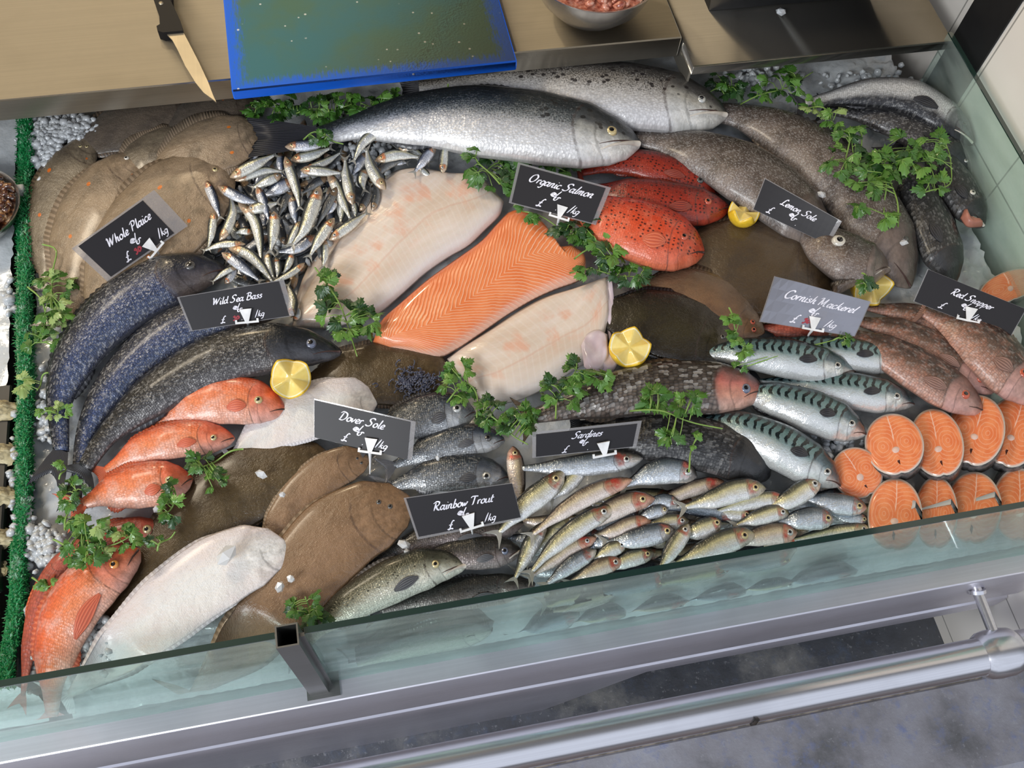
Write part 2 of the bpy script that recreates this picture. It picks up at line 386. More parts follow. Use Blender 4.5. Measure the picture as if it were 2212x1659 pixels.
M['sardine'] = fishmat('sardine_skin', [(0, (.90, .86, .80)), (.34, (.78, .79, .79)), (.52, (.80, .77, .62)), (.68, (.76, .70, .40)), (.82, (.16, .16, .11)), (1, (.03, .035, .04))],
    head=[(0, (.72, .62, .5)), (.45, (.52, .44, .32)), (.72, (.24, .2, .1)), (1, (.05, .05, .045))],
    scale=.0028, sstr=.15, rough=.2, metal=.4, wob=.09, headu=.8, blush=((.5, .06, .045), .7), coat=.4)
M['sardine_blue'] = fishmat('blue_sardine_skin', [(0, (.88, .87, .86)), (.35, (.72, .78, .85)), (.58, (.56, .63, .72)), (.76, (.18, .22, .26)), (1, (.025, .03, .04))],
    head=[(0, (.74, .7, .64)), (.45, (.55, .5, .45)), (.75, (.16, .13, .09)), (1, (.04, .04, .04))],
    scale=.0028, sstr=.2, rough=.18, metal=.5, wob=.06, headu=.8, blush=((.52, .08, .06), .75), coat=.4)
M['sardine_pink'] = fishmat('pink_sardine_skin', [(0, (.90, .78, .70)), (.4, (.78, .68, .62)), (.62, (.76, .64, .44)), (.82, (.22, .17, .12)), (1, (.05, .04, .04))],
    head=[(0, (.72, .40, .28)), (.5, (.6, .24, .13)), (.8, (.28, .12, .07)), (1, (.07, .05, .04))],
    scale=.0028, sstr=.14, rough=.22, metal=.3, wob=.1, headu=.78, blush=((.55, .05, .035), .9), coat=.4)
M['sprat'] = fishmat('sprat_skin', [(0, (.92, .88, .74)), (.28, (.80, .80, .74)), (.52, (.66, .69, .72)), (.70, (.66, .64, .44)), (.86, (.10, .11, .11)), (1, (.03, .035, .04))],
    head=[(0, (.70, .5, .32)), (.5, (.62, .38, .18)), (.85, (.3, .2, .1)), (1, (.1, .08, .05))],
    scale=.003, sstr=.15, rough=.2, metal=.4, wob=.08, headu=.8, blush=((.72, .20, .06), .8), coat=.4)
M['sprat_blue'] = fishmat('blue_sprat_skin', [(0, (.86, .86, .86)), (.35, (.70, .73, .82)), (.6, (.42, .47, .58)), (.8, (.09, .11, .16)), (1, (.02, .025, .035))],
    head=[(0, (.8, .6, .4)), (.5, (.68, .42, .2)), (1, (.14, .1, .07))],
    scale=.003, sstr=.12, rough=.16, metal=.5, wob=.06, headu=.8, blush=((.65, .15, .04), .6), coat=.45)
M['sprat_dark'] = fishmat('dark_sprat_skin', [(0, (.4, .39, .35)), (.3, (.22, .23, .24)), (.6, (.06, .065, .07)), (1, (.02, .024, .03))],
    head=[(0, (.5, .32, .18)), (.6, (.3, .18, .08)), (1, (.06, .05, .04))],
    scale=.003, sstr=.15, rough=.2, metal=.3, wob=.08, headu=.8, coat=.4)
M['plaice'] = fishmat('plaice_skin', [(0, (.17, .13, .085)), (.5, (.25, .195, .13)), (1, (.17, .13, .085))], scale=.0022, sstr=.18, rough=.3, wob=.2,
    mott=(26, (.075, .055, .038), .75), spots=(.030, .13, (.62, .13, .01), .02, 1.0, .0, .75), headu=.86, coat=.5)
M['plaice_tan'] = fishmat('tan_plaice_skin', [(0, (.30, .21, .13)), (.5, (.36, .26, .17)), (1, (.28, .20, .125))], scale=.0022, sstr=.15, rough=.3, wob=.2,
    mott=(26, (.15, .11, .07), .7), spots=(.034, .12, (.66, .17, .02), .02, 1.0, .0, .75), headu=.86, coat=.5)
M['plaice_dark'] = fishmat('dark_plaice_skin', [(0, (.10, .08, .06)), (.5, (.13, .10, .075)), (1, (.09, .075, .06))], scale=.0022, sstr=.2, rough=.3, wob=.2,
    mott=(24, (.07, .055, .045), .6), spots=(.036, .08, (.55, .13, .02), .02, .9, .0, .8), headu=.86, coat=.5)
M['sole_brown'] = fishmat('dark_brown_sole_skin', [(0, (.075, .05, .022)), (.5, (.10, .066, .03)), (1, (.075, .046, .022))], scale=.0018, sstr=.18, rough=.28, wob=.2,
    mott=(26, (.06, .04, .02), .6), headu=.88, gill=False, coat=.35)
M['sole_tan'] = fishmat('tan_sole_skin', [(0, (.23, .135, .07)), (.5, (.29, .175, .10)), (1, (.22, .13, .07))], scale=.0018, sstr=.16, rough=.28, wob=.2,
    mott=(24, (.17, .10, .055), .6), headu=.84, coat=.35)
M['sole_white'] = fishmat('pale_sole_belly', [(0, (.72, .64, .62)), (.3, (.80, .76, .72)), (.6, (.78, .77, .75)), (1, (.70, .64, .64))], scale=.002, sstr=.05, rough=.32, wob=.2,
    mott=(22, (.74, .60, .56), .4), headu=.88, headmix=.3, gill=False, coat=.4)
M['turbot'] = fishmat('turbot_skin', [(0, (.08, .05, .028)), (.5, (.085, .055, .028)), (1, (.07, .045, .026))], scale=.002, sstr=.18, rough=.3, wob=.2,
    mott=(20, (.06, .042, .028), .7), headu=.78, coat=.5)
M['lemonsole'] = fishmat('reddish_sole_skin', [(0, (.17, .085, .045)), (.5, (.21, .115, .06)), (1, (.12, .075, .045))], scale=.002, sstr=.16, rough=.3, wob=.2,
    mott=(28, (.1, .055, .035), .6), headu=.84, coat=.5)
M['olive'] = fishmat('black_olive_flatfish_skin', [(0, (.02, .014, .009)), (.5, (.04, .032, .015)), (1, (.014, .010, .008))], scale=.002, sstr=.2, rough=.22, wob=.2,
    mott=(22, (.02, .015, .01), .6), headu=.78, coat=.4)

def finmat(name, a, b, rough=.4):
    k = N(name); U, V, _ = k.sep(k.uv('uv'))
    s_ = k.math('SINE', k.math('MULTIPLY', V, 120)); f = k.rng(s_, -.6, .8)
    c = k.mix(f, b, a); k.bump(f, .5, .0006); return k.fin(c, rough, coat=.3)
F_ = {}
F_['black'] = finmat('black_fin', (.035, .035, .042), (.012, .012, .015))
F_['grey'] = finmat('grey_fin', (.13, .13, .14), (.04, .04, .045))
F_['silver'] = finmat('silver_fin', (.42, .41, .36), (.18, .17, .15))
F_['red'] = finmat('red_fin', (.70, .17, .08), (.52, .09, .04))
F_['darkred'] = finmat('dark_red_fin', (.35, .06, .03), (.16, .02, .015))
F_['brown'] = finmat('brown_fin', (.14, .095, .06), (.06, .042, .028))
F_['tan'] = finmat('tan_fin', (.34, .25, .17), (.2, .145, .095))
F_['white'] = finmat('pale_fin', (.74, .70, .70), (.58, .54, .55))
F_['pink'] = finmat('pink_fin', (.34, .19, .15), (.17, .09, .07))
def pl(name, col, rough=.5, metal=0.0, **k): return plain(name, col, rough, metal, **k)
PUP = N('pupil').fin((.004, .004, .006), .06, coat=1.0)
IR = {n: N('iris_'+n).fin(c, .2, mt, coat=1.0) for n, c, mt in (('gold', (.62, .50, .25), .3), ('silver', (.55, .55, .52), .4), ('orange', (.72, .28, .06), .1),
      ('blue', (.15, .17, .24), .2), ('dark', (.10, .095, .09), .2), ('red', (.52, .10, .05), .1), ('white', (.66, .62, .54), .1))}
MOUTH = N('mouth_line').fin((.07, .035, .03), .5)
LIP = pl('pale_lip', (.66, .60, .52), .35)

PR = {
 'salmon': ([(0,.26),(.1,.34),(.3,.72),(.5,.96),(.68,1),(.82,.90),(.91,.64),(.965,.38),(1,.10)], [(0,.26),(.1,.34),(.3,.76),(.5,1),(.7,1),(.83,.92),(.91,.74),(.97,.48),(1,.12)], .5),
 'long': ([(0,.20),(.12,.36),(.35,.82),(.6,1),(.8,.9),(.9,.68),(.965,.42),(1,.12)], [(0,.20),(.12,.36),(.35,.82),(.6,1),(.8,.9),(.91,.66),(.97,.40),(1,.12)], .62),
 'bass': ([(0,.30),(.12,.40),(.35,.82),(.6,1),(.78,.94),(.88,.74),(.96,.40),(1,.14)], [(0,.30),(.12,.40),(.35,.82),(.58,1),(.78,.96),(.9,.66),(.97,.36),(1,.12)], .55),
 'mack': ([(0,.10),(.12,.3),(.35,.8),(.6,1),(.78,.92),(.89,.66),(.96,.36),(1,.08)], [(0,.10),(.12,.3),(.35,.8),(.6,1),(.78,.95),(.89,.72),(.96,.38),(1,.08)], .7),
 'snap': ([(0,.24),(.1,.34),(.3,.80),(.5,1),(.68,1),(.8,.90),(.9,.66),(.96,.42),(1,.16)], [(0,.24),(.1,.34),(.3,.74),(.5,.92),(.7,.96),(.84,.82),(.93,.56),(.98,.34),(1,.14)], .5),
 'bream': ([(0,.24),(.12,.4),(.3,.85),(.5,1),(.7,1),(.84,.88),(.93,.62),(1,.22)], [(0,.24),(.12,.4),(.3,.8),(.5,.95),(.7,.98),(.85,.84),(.94,.56),(1,.2)], .5),
 'mull': ([(0,.26),(.12,.42),(.35,.86),(.6,1),(.8,.95),(.91,.76),(.97,.5),(1,.2)], [(0,.26),(.12,.42),(.35,.82),(.6,.98),(.8,.92),(.91,.7),(.97,.44),(1,.2)], .6),
 'blunt': ([(0,.3),(.15,.6),(.4,.95),(.65,1),(.82,.95),(.93,.74),(.98,.46),(1,.2)], [(0,.3),(.15,.6),(.4,.9),(.65,1),(.82,.95),(.93,.74),(.98,.46),(1,.2)], .6),
 'sprat': ([(0,.22),(.12,.36),(.35,.8),(.58,1),(.78,.92),(.9,.66),(.97,.34),(1,.1)], [(0,.22),(.12,.36),(.35,.86),(.58,1),(.78,.92),(.9,.7),(.97,.36),(1,.1)], .5),
 'flat': ([(0,.14),(.06,.22),(.2,.60),(.4,.93),(.6,1),(.78,.86),(.9,.56),(.97,.28),(1,.12)], [(0,.14),(.06,.22),(.2,.60),(.4,.93),(.6,1),(.78,.86),(.9,.58),(.97,.3),(1,.12)], .17),
 'sole': ([(0,.10),(.06,.24),(.25,.70),(.5,.94),(.72,1),(.87,.90),(.955,.62),(.99,.34),(1,.2)], [(0,.10),(.06,.24),(.25,.70),(.5,.94),(.72,1),(.87,.86),(.955,.58),(.99,.32),(1,.2)], .15),
 'round': ([(0,.3),(.1,.55),(.3,.9),(.5,1),(.7,.98),(.86,.8),(.95,.54),(1,.2)], [(0,.3),(.1,.55),(.3,.9),(.5,1),(.7,.98),(.86,.8),(.95,.54),(1,.2)], .16),
}
def fish(name, mat, prof, pts, W, h, side=1, label=None, cat='fish', group=None, fin='grey', eye=None, iris='silver',
         rings=40, segs=20, tail=1.0, tspread=None, notch=.45, dors=True, pect=True, mouth=True, thick=1.0, fringe=None, taildir=None, lean=0.0):
    top, bot, tk = PR[prof]; tk *= thick
    hs = h if isinstance(h, (list, tuple)) else (h, h)
    S = crom(pts, rings); n = len(S)
    Pt, Dv = [], []
    for i, p in enumerate(S):
        a, b = S[max(0, i-1)], S[min(n-1, i+1)]
        dx, dy = b[0]-a[0], b[1]-a[1]; L = math.hypot(dx, dy) or 1
        Pt.append((dx/L, dy/L)); Dv.append((dy/L*side, -dx/L*side))
    st = []
    for i, p in enumerate(S):
        u = i/(n-1); wt, wb_ = interp(top, u)*W, interp(bot, u)*W
        hu = hs[0]+(hs[-1]-hs[0])*u if len(hs) == 2 else interp([(q/(len(hs)-1), x) for q, x in enumerate(hs)], u)
        D = Dv[i]
        def edge(hm): return on(p[0]+D[0]*wt, p[1]+D[1]*wt, hm), on(p[0]-D[0]*wb_, p[1]-D[1]*wb_, hm)
        A, B = edge(hu+.015); T = (A-B).length*.5*tk
        A, B = edge(hu+T*.85); hv = (A-B)*.5
        st.append([(A+B)*.5, hv, T, hv.length])
    nrm = Vector((0, 0, 1)); NR = []
    for i, q in enumerate(st):
        tv = st[min(i+1, n-1)][0]-st[max(i-1, 0)][0]; nn = tv.cross(q[1])
        nn = nn.normalized() if nn.length > 1e-9 else nrm
        if nn.dot(Vector((0, 0, HC))-q[0]) < 0: nn = -nn
        NR.append(nn if nn.z < .75 else Vector((0, 0, 1)))
    NR = [(NR[max(i-2, 0)]+NR[max(i-1, 0)]+NR[i]*2+NR[min(i+1, n-1)]+NR[min(i+2, n-1)]).normalized() for i in range(n)]
    arc = [0]
    for a, b in zip(st, st[1:]): arc.append(arc[-1]+(a[0]-b[0]).length)
    V, F, uv, ms = [], [], [], []
    base = min(hs)
    for i, (c, hv, T, hl) in enumerate(st):
        u = i/(n-1)
        for j in range(segs):
            t = 2*math.pi*j/segs; cs, sn = math.cos(t), math.sin(t)
            g = 1.0
            if sn > 0 and prof not in ('flat', 'sole', 'round'):
                ug = .79+.05*(1-(cs-.05)**2*1.6)-.04
                g += .07*sst(ug-.012, ug+.012, u)*(1-sst(.9, 1, u))
            if prof in ('flat', 'sole', 'round'):
                g *= (1-.25*abs(cs)**2)*(1+.05*math.exp(-(cs/.12)**2)) if sn > 0 else .6
            lift = lean*cs*hl
            V.append(c+hv*cs+NR[i]*(sn*T*g+lift)); uv.append((u, (cs+1)/2)); ms.append((arc[i], cs*hl*1.2 + (0 if sn >= 0 else 1)))
    for i in range(n-1):
        for j in range(segs):
            k = (j+1) % segs
            F.append((i*segs+j, i*segs+k, (i+1)*segs+k, (i+1)*segs+j))
    for i, r in ((0, 0), (n-1, 1)):
        c = st[i][0]; V.append(c+((st[i][0]-st[i-1][0]).normalized()*st[i][3]*.5 if r else Vector((0, 0, 0)))); uv.append((float(r), .5)); ms.append((arc[i], 0))
        q = len(V)-1
        for j in range(segs):
            k = (j+1) % segs
            F.append((i*segs+j, i*segs+k, q) if r else (i*segs+k, i*segs+j, q))
    o = obj(name, V, F, M[mat] if isinstance(mat, str) else mat, uvs=uv, ms=ms)
    tag(o, label, cat, group)
    def SP(u, v, up=0.0):
        x = min(max(u, 0), 1)*(n-1); i = min(int(x), n-2); f = x-i
        c = st[i][0].lerp(st[i+1][0], f); hv = st[i][1].lerp(st[i+1][1], f); T = st[i][2]*(1-f)+st[i+1][2]*f
        g = 1.0
        if prof in ('flat', 'sole', 'round'): g = (1-.25*v*v)*(1+.05*math.exp(-(v/.12)**2))
        elif u > .8: g = 1+.07*(1-sst(.9, 1, u))
        return c+hv*v+NR[i]*(math.sqrt(max(0, 1-v*v))*T*g+up+lean*v*hv.length), hv
    fm = F_[fin]; dvh = tk*.45*max(-1, min(1, -Dv[int(n*.88)][1]*1.0))*(0 if prof in ('flat', 'sole', 'round') else 1)
    # tail fin
    if tail:
        TL = W*tail*1.15; sp = W*(tspread if tspread is not None else .95)
        p0 = S[0]; d = Pt[0] if taildir is None else taildir; D = Dv[0] if taildir is None else (d[1]*side, -d[0]*side); w0 = interp(top, 0)*W
        nc = 16; V, F, uv = [], [], []
        h0 = hs[0]+st[0][2]*.85
        for a in range(2):
            for r in range(5):
                q = r/4
                for c_ in range(nc+1):
                    s_ = c_/nc*2-1
                    ln = TL*(1-notch*(1-abs(s_)**1.3))+random.uniform(-.03, .03)*TL*(r == 4)
                    x = p0[0]-d[0]*(ln*q-3)+D[0]*s_*(w0*.9+(sp-w0)*q**.8); y = p0[1]-d[1]*(ln*q-3)+D[1]*s_*(w0*.9+(sp-w0)*q**.8)
                    th = (st[0][2]*.7*(1-q)**2+.0006)
                    V.append(on(x, y, h0+(th if a == 0 else -th)-.3*h0*q*0)); uv.append((q, (s_+1)/2))
        R = nc+1
        for a in range(2):
            for r in range(4):
                for c_ in range(nc):
                    f = [a*5*R+r*R+c_, a*5*R+r*R+c_+1, a*5*R+(r+1)*R+c_+1, a*5*R+(r+1)*R+c_]
                    F.append(tuple(f if a == 0 else f[::-1]))
        for c_ in range(nc): F.append((4*R+c_, 4*R+c_+1, 9*R+c_+1, 9*R+c_))
        obj('tail_fin', V, F, fm, o, uvs=uv)
    def strip(nm, u0, u1, fh, sgn, teeth=.25, mat_=None, ncol=None, hook=0.0):
        nc = ncol or max(10, int((u1-u0)*rings*1.6)); V, F, uv = [], [], []
        for c_ in range(nc+1):
            q = c_/nc; u = u0+(u1-u0)*q; x = u*(n-1); i = min(int(x), n-2); f = x-i
            p = [S[i][0]*(1-f)+S[i+1][0]*f, S[i][1]*(1-f)+S[i+1][1]*f]; D = Dv[i]; wd = interp(top if sgn > 0 else bot, u)*W
            T = st[i][2]; hu = hs[0]+(hs[-1]-hs[0])*u if len(hs) == 2 else hs[0]
            e_ = fh*(math.sin(math.pi*min(1, q*1.15+.03))**.5 if True else 1)*(1-teeth*(c_ % 2))
            for a in range(2):
                dd = (wd*.93, wd+e_)[a]
                bx = -Pt[i][0]*hook*e_*a; by = -Pt[i][1]*hook*e_*a
                cw = on(p[0]+D[0]*dd*sgn+bx, p[1]+D[1]*dd*sgn+by, hu+T*(.85 if a == 0 else .7))
                cw = cw+nrm*(lean*sgn*st[i][3])
                for z_ in (.0007, -.0007): V.append(cw+nrm*z_); uv.append((a, q*(u1-u0)*2.2))
        for c_ in range(nc):
            b_ = c_*4; e_ = b_+4
            F += [(b_, e_, e_+2, b_+2), (b_+1, b_+3, e_+3, e_+1), (b_+2, e_+2, e_+3, b_+3)]
        return obj(nm, V, F, mat_ or fm, o, uvs=uv)
    if dors is True:
        strip('dorsal_fin', .46, .70, W*.16, 1, hook=.6); strip('anal_fin', .22, .38, W*.16, -1, hook=.6)
    elif dors == 'spiny':
        strip('dorsal_fin', .25, .74, W*.17, 1, teeth=.45, hook=.4); strip('anal_fin', .2, .38, W*.18, -1, hook=.6)
    if fringe:
        strip('upper_fin_fringe', .07, .90, W*fringe, 1, teeth=.12, ncol=80); strip('lower_fin_fringe', .07, .86, W*fringe, -1, teeth=.12, ncol=80)
    if pect:
        V, F, uv = [], [], []
        pu, pv, pl_ = (.735, -.20, .15) if pect is True else pect; pv = max(-.7, pv-dvh)
        nr = 7
        for r in range(nr+1):
            q = r/nr; wdt = math.sin(math.pi*(q*.86+.07))*.22
            for s_ in (-1, -.3, .3, 1):
                P_, _ = SP(pu-pl_*q, pv-.12*q+s_*wdt, .0012+.002*math.sin(math.pi*q)); V.append(P_); uv.append((q, (s_+1)/8))
        for r in range(nr):
            for c_ in range(3): F.append((r*4+c_, r*4+c_+1, r*4+c_+5, r*4+c_+4))
        k = len(V); V += [v-nrm*.0012 for v in V]; F += [tuple(i+k for i in f[::-1]) for f in F]; uv += uv
        obj('pectoral_fin', V, F, fm, o, uvs=uv)
    for e_ in ([] if not eye else [eye] if not isinstance(eye, list) else eye):
        eu, ev, er = e_; ev = max(-.75, ev-dvh); c, hv = SP(eu, ev); r = er*W*hv.length/(interp(top, eu)*W+.01)/1.0
        r = er*W*((on(S[-1][0]+1, S[-1][1], .03)-on(S[-1][0], S[-1][1], .03)).length)
        up = (nrm+hv.normalized()*ev*.45).normalized(); a = hv.normalized().cross(up).normalized(); b = up.cross(a)
        V, F, mi = [c+up*r*.42], [], []
        RG = [(.25, .41), (.48, .36), (.55, .33), (.8, .26), (1.0, .10), (1.08, -.3)]; m_ = 18
        for rr, zz in RG:
            for j in range(m_):
                t = 2*math.pi*j/m_; V.append(c+a*math.cos(t)*rr*r+b*math.sin(t)*rr*r+up*zz*r)
        for j in range(m_): F.append((0, 1+j, 1+(j+1) % m_)); mi.append(0)
        for q in range(len(RG)-1):
            for j in range(m_):
                F.append((1+q*m_+j, 1+(q+1)*m_+j, 1+(q+1)*m_+(j+1) % m_, 1+q*m_+(j+1) % m_)); mi.append(0 if q < 1 else 1)
        if W >= 30:
            ke = obj('eye', V, [f for f, q in zip(F, mi) if q == 1], IR[iris], o); ke['_o'] = o['_o']
            obj('pupil', V, [f for f, q in zip(F, mi) if q == 0], PUP, ke)
        else: obj('eye', V, F, [PUP, IR[iris]], o, mi=mi)
    if mouth:
        ml = .125 if mouth == 'lip' else .085
        mb = MB(); P_ = []
        for q in range(7):
            f = q/6; P_.append(SP(1.0-ml*f, -.05-.38*f**.8-dvh*.7*f, .0002)[0])
        mb.tube(P_, max(.0006, W*.000026), 6, r1=.0003); mb.build('mouth', MOUTH, o)
        if mouth == 'lip':
            mb = MB(); mb.tube([SP(.995-ml*.9*q/6, -.19-.38*q/6-dvh*.7*q/6, -.0002)[0] for q in range(7)], W*.00006, 8, r1=.0006); mb.build('lower_lip', LIP, o)
    pass
    return o

def slab(name, A, B, h, T, mat, label=None, cat=None, parent=None, group=None, wav=.0012, seed=0, expo=3.0, nu=44, nv=20, lipA=0.0, edge_up=0.0):
    """soft slab between two outlines A and B given end to end"""
    A = crom(A, nu); B = crom(B, nu); V, F, uv, ms = [], [], [], []
    rnd = random.Random(seed); ph = [rnd.uniform(0, 6) for _ in range(6)]
    hh = h if isinstance(h, (tuple, list)) else (h, h)
    aw = [on(x, y, hh[0]) for x, y in A]; al = [0]
    for a, b in zip(aw, aw[1:]): al.append(al[-1]+(a-b).length)
    R = nv+1
    for i in range(nu+1):
        u = i/nu; hu = hh[0]+(hh[1]-hh[0])*u
        eu = 1-abs(2*u-1)**8
        wd = (on(*A[i], hu)-on(*B[i], hu)).length
        for j in range(R):
            v = j/nv; x = B[i][0]+(A[i][0]-B[i][0])*v; y = B[i][1]+(A[i][1]-B[i][1])*v
            ev = max(0, 1-abs(2*v-1)**expo)**.5
            wv = wav*(math.sin(9*u+ph[0]+3*v)+math.sin(5*v+ph[1]+4*u)+.6*math.sin(17*u+ph[2])*math.sin(11*v+ph[3]))
            z = T*ev*(.25+.75*max(0, eu)**.5)+wv*ev
            V.append(on(x, y, hu)+Vector((0, 0, z))); uv.append((u, v)); ms.append((al[i], v*wd))
    for i in range(nu):
        for j in range(nv): F.append((i*R+j, (i+1)*R+j, (i+1)*R+j+1, i*R+j+1))
    k = len(V)
    for i in range(nu+1):
        for j in (0, nv):
            v = V[i*R+j]; V.append((v[0], v[1], v[2]-T*.35)); uv.append((i/nu, j/nv)); ms.append(ms[i*R+j])
    for i in range(nu):
        F += [(i*R, k+2*i, k+2*i+2, (i+1)*R), (i*R+nv, (i+1)*R+nv, k+2*i+3, k+2*i+1), (k+2*i, k+2*i+1, k+2*i+3, k+2*i+2)]
    F.append(tuple(range(0, R))+(k+1, k)); F.append(tuple(range(nu*R+nv, nu*R-1, -1))+(k+2*nu, k+2*nu+1))
    o = obj(name, V, F, mat, parent, uvs=uv, ms=ms)
    if label: tag(o, label, cat, group)
    return o

# ---------------------------------------------------------------- setting: counter shell, floor, wall
def steelmat(name, col, rough, axis='x', aniso=0.0, smudge=.06, bump=.05, sc=1.0):
    k = N(name); P = k.obj(); st = (1.5, 140, 140) if axis == 'x' else (140, 1.5, 140)
    g = k.noise(k.mapp(P, st), 2.5*sc, 3, .6); s = k.noise(P, 7, 4, .6); sp = k.noise(P, 160, 2)
    c = k.mix(k.rng(g, .35, .65), tuple(x*.94 for x in col), col)
    c = k.mix(k.math('MULTIPLY', k.rng(s, .5, .7), .35), c, tuple(x*.72 for x in col))
    k.bump(g, bump, .0004)
    r = k.math('ADD', rough, k.math('MULTIPLY', k.math('SUBTRACT', s, .5), smudge*4))
    return k.fin(c, r, .92)
STEEL = steelmat('worktop_steel', (.72, .66, .55), .40)
STEEL2 = steelmat('fascia_steel', (.78, .76, .82), .42)
RAILST = steelmat('rail_steel', (.78, .77, .80), .20, smudge=.03)
DARKST = steelmat('post_steel', (.30, .30, .29), .34)
BOWLST = steelmat('bowl_steel', (.66, .63, .58), .26, smudge=.02, bump=0)
BLACKP = pl('black_plastic', (.012, .012, .013), .3)
BLACKM = pl('black_paint', (.006, .006, .007), .6)
def glassmat():
    k = N('green_glass'); k.n.remove(k.p)
    tr = k.n.new('ShaderNodeBsdfTransparent'); tr.inputs[0].default_value = (.88, .955, .93, 1)
    df = k.n.new('ShaderNodeBsdfTranslucent'); df.inputs[0].default_value = (.86, .95, .91, 1)
    d2 = k.n.new('ShaderNodeBsdfDiffuse'); d2.inputs[0].default_value = (.84, .93, .89, 1)
    gl = k.n.new('ShaderNodeBsdfGlossy'); gl.inputs['Roughness'].default_value = .07; gl.inputs[0].default_value = (.9, .95, .93, 1)
    nz = k.noise(k.mapp(k.obj(), (1.2, 1, 5)), 9, 4)
    a = k.n.new('ShaderNodeMixShader'); a.inputs[0].default_value = .5; k.l.new(df.outputs[0], a.inputs[1]); k.l.new(d2.outputs[0], a.inputs[2])
    b = k.n.new('ShaderNodeMixShader'); k.l.new(k.rng(nz, .35, .7, .08, .22), b.inputs[0]); k.l.new(tr.outputs[0], b.inputs[1]); k.l.new(a.outputs[0], b.inputs[2])
    fr = k.n.new('ShaderNodeFresnel'); fr.inputs[0].default_value = 1.16
    c = k.n.new('ShaderNodeMixShader'); k.l.new(k.math('ADD', k.math('MULTIPLY', fr.outputs[0], .18), .03), c.inputs[0]); k.l.new(b.outputs[0], c.inputs[1]); k.l.new(gl.outputs[0], c.inputs[2])
    k.l.new(c.outputs[0], k.out.inputs[0]); return k.m
GLASS = glassmat()
GEDGE = N('green_glass_edge').fin((.008, .03, .025), .12, coat=1.0)

def struct(o): o['kind'] = 'structure'; return o
def floormat(name, a, b, c_, blue):
    k = N(name); P = k.obj(); n1 = k.noise(P, 6, 6, .65); n2 = k.noise(P, 38, 5, .7)
    c = k.ramp(n1, [(.3, a), (.5, b), (.72, c_)]); c = k.mix(k.rng(n2, .5, .75, 0, .6), c, blue)
    c = k.mix(k.rng(k.noise(P, 150, 2), .62, .72, 0, .35), c, (.4, .4, .42))
    k.bump(n2, .6, .003); return k.fin(c, .35, coat=.3)
PAVE = floormat('wet_concrete', (.11, .11, .11), (.28, .27, .29), (.38, .38, .42), (.15, .20, .40))
DARKF = floormat('dark_wet_stone', (.05, .05, .055), (.09, .095, .11), (.34, .33, .31), (.10, .13, .20))
b = MB(); b.box((-2.5, -1.6, -.16), (1.6, .0, .0)); o = struct(b.build('floor', floormat('brown_floor', (.05, .025, .02), (.10, .05, .035), (.14, .10, .07), (.04, .04, .05)), smooth=False))
b = MB(); b.box((-2.5, .16, -.16), (.935, .60, .17)); struct(b.build('floor_under_counter', DARKF, smooth=False))
b = MB(); b.box((-2.5, -.005, -.1), (1.6, .148, .25), bev=.010); tag(b.build('concrete_kerb', PAVE, smooth=False), 'long blue grey wet concrete kerb below the handrail', 'kerb')
k = N('kerb_sand'); n_ = k.noise(k.obj(), 60, 4)
SAND = k.fin(k.mix(k.rng(n_, .4, .6), (.13, .11, .09), (.30, .25, .20)), .7)
b = MB(); b.box((-2.5, .140, -.1), (.935, .160, .2505), bev=.004); struct(b.build('trim_kerb', SAND, smooth=False))
# tiled side wall
k = N('cream_tiles'); X_, Y_, Z_ = k.sep(k.obj())
def line(c, per, w): return k.math('LESS_THAN', k.math('ABSOLUTE', k.math('SUBTRACT', k.math('FRACT', k.math('DIVIDE', c, per)), .5)), w/per)
g = k.math('MAXIMUM', line(Y_, .148, .0014), line(Z_, .20, .0014))
tn = k.noise(k.obj(), 4, 3)
TILE = k.fin(k.mix(g, k.mix(tn, (.84, .78, .71), (.90, .86, .80)), (.38, .36, .33)), .25, coat=.4)
b = MB(); b.box((.935, .150, -.1), (1.0, .905, 1.6)); struct(b.build('wall_right', TILE, smooth=False))
b = MB(); b.box((.960, .985, -.1), (1.02, 2.4, 1.6)); struct(b.build('wall_right_rear', TILE, smooth=False))
b = MB(); b.box((.932, .905, -.03), (1.03, .985, 1.6)); struct(b.build('trim_black_post', BLACKM, smooth=False))

# ---------------------------------------------------------------- the counter
# rear worktops
b = MB(); b.box((-1.3, 1.0068, .8605), (.500, 1.95, .8965), bev=.0016)
o = smooth_angle(b.build('steel_worktop', STEEL)); tag(o, 'brushed steel worktop slab with the blue board, knife and bowl on it', 'worktop')
b = MB(); b.box((.5045, .957, .8702), (.9125, 1.95, .8865), bev=.0016)
o2 = smooth_angle(b.build('steel_shelf', steelmat('shelf_steel', (.48, .46, .42), .22))); tag(o2, 'thinner steel shelf in the far right corner carrying the black tub', 'shelf')
b = MB(); b.box((.5045, .965, .842), (.508, 1.9, .8702)); b.build('side_flange', STEEL, o2, smooth=False)
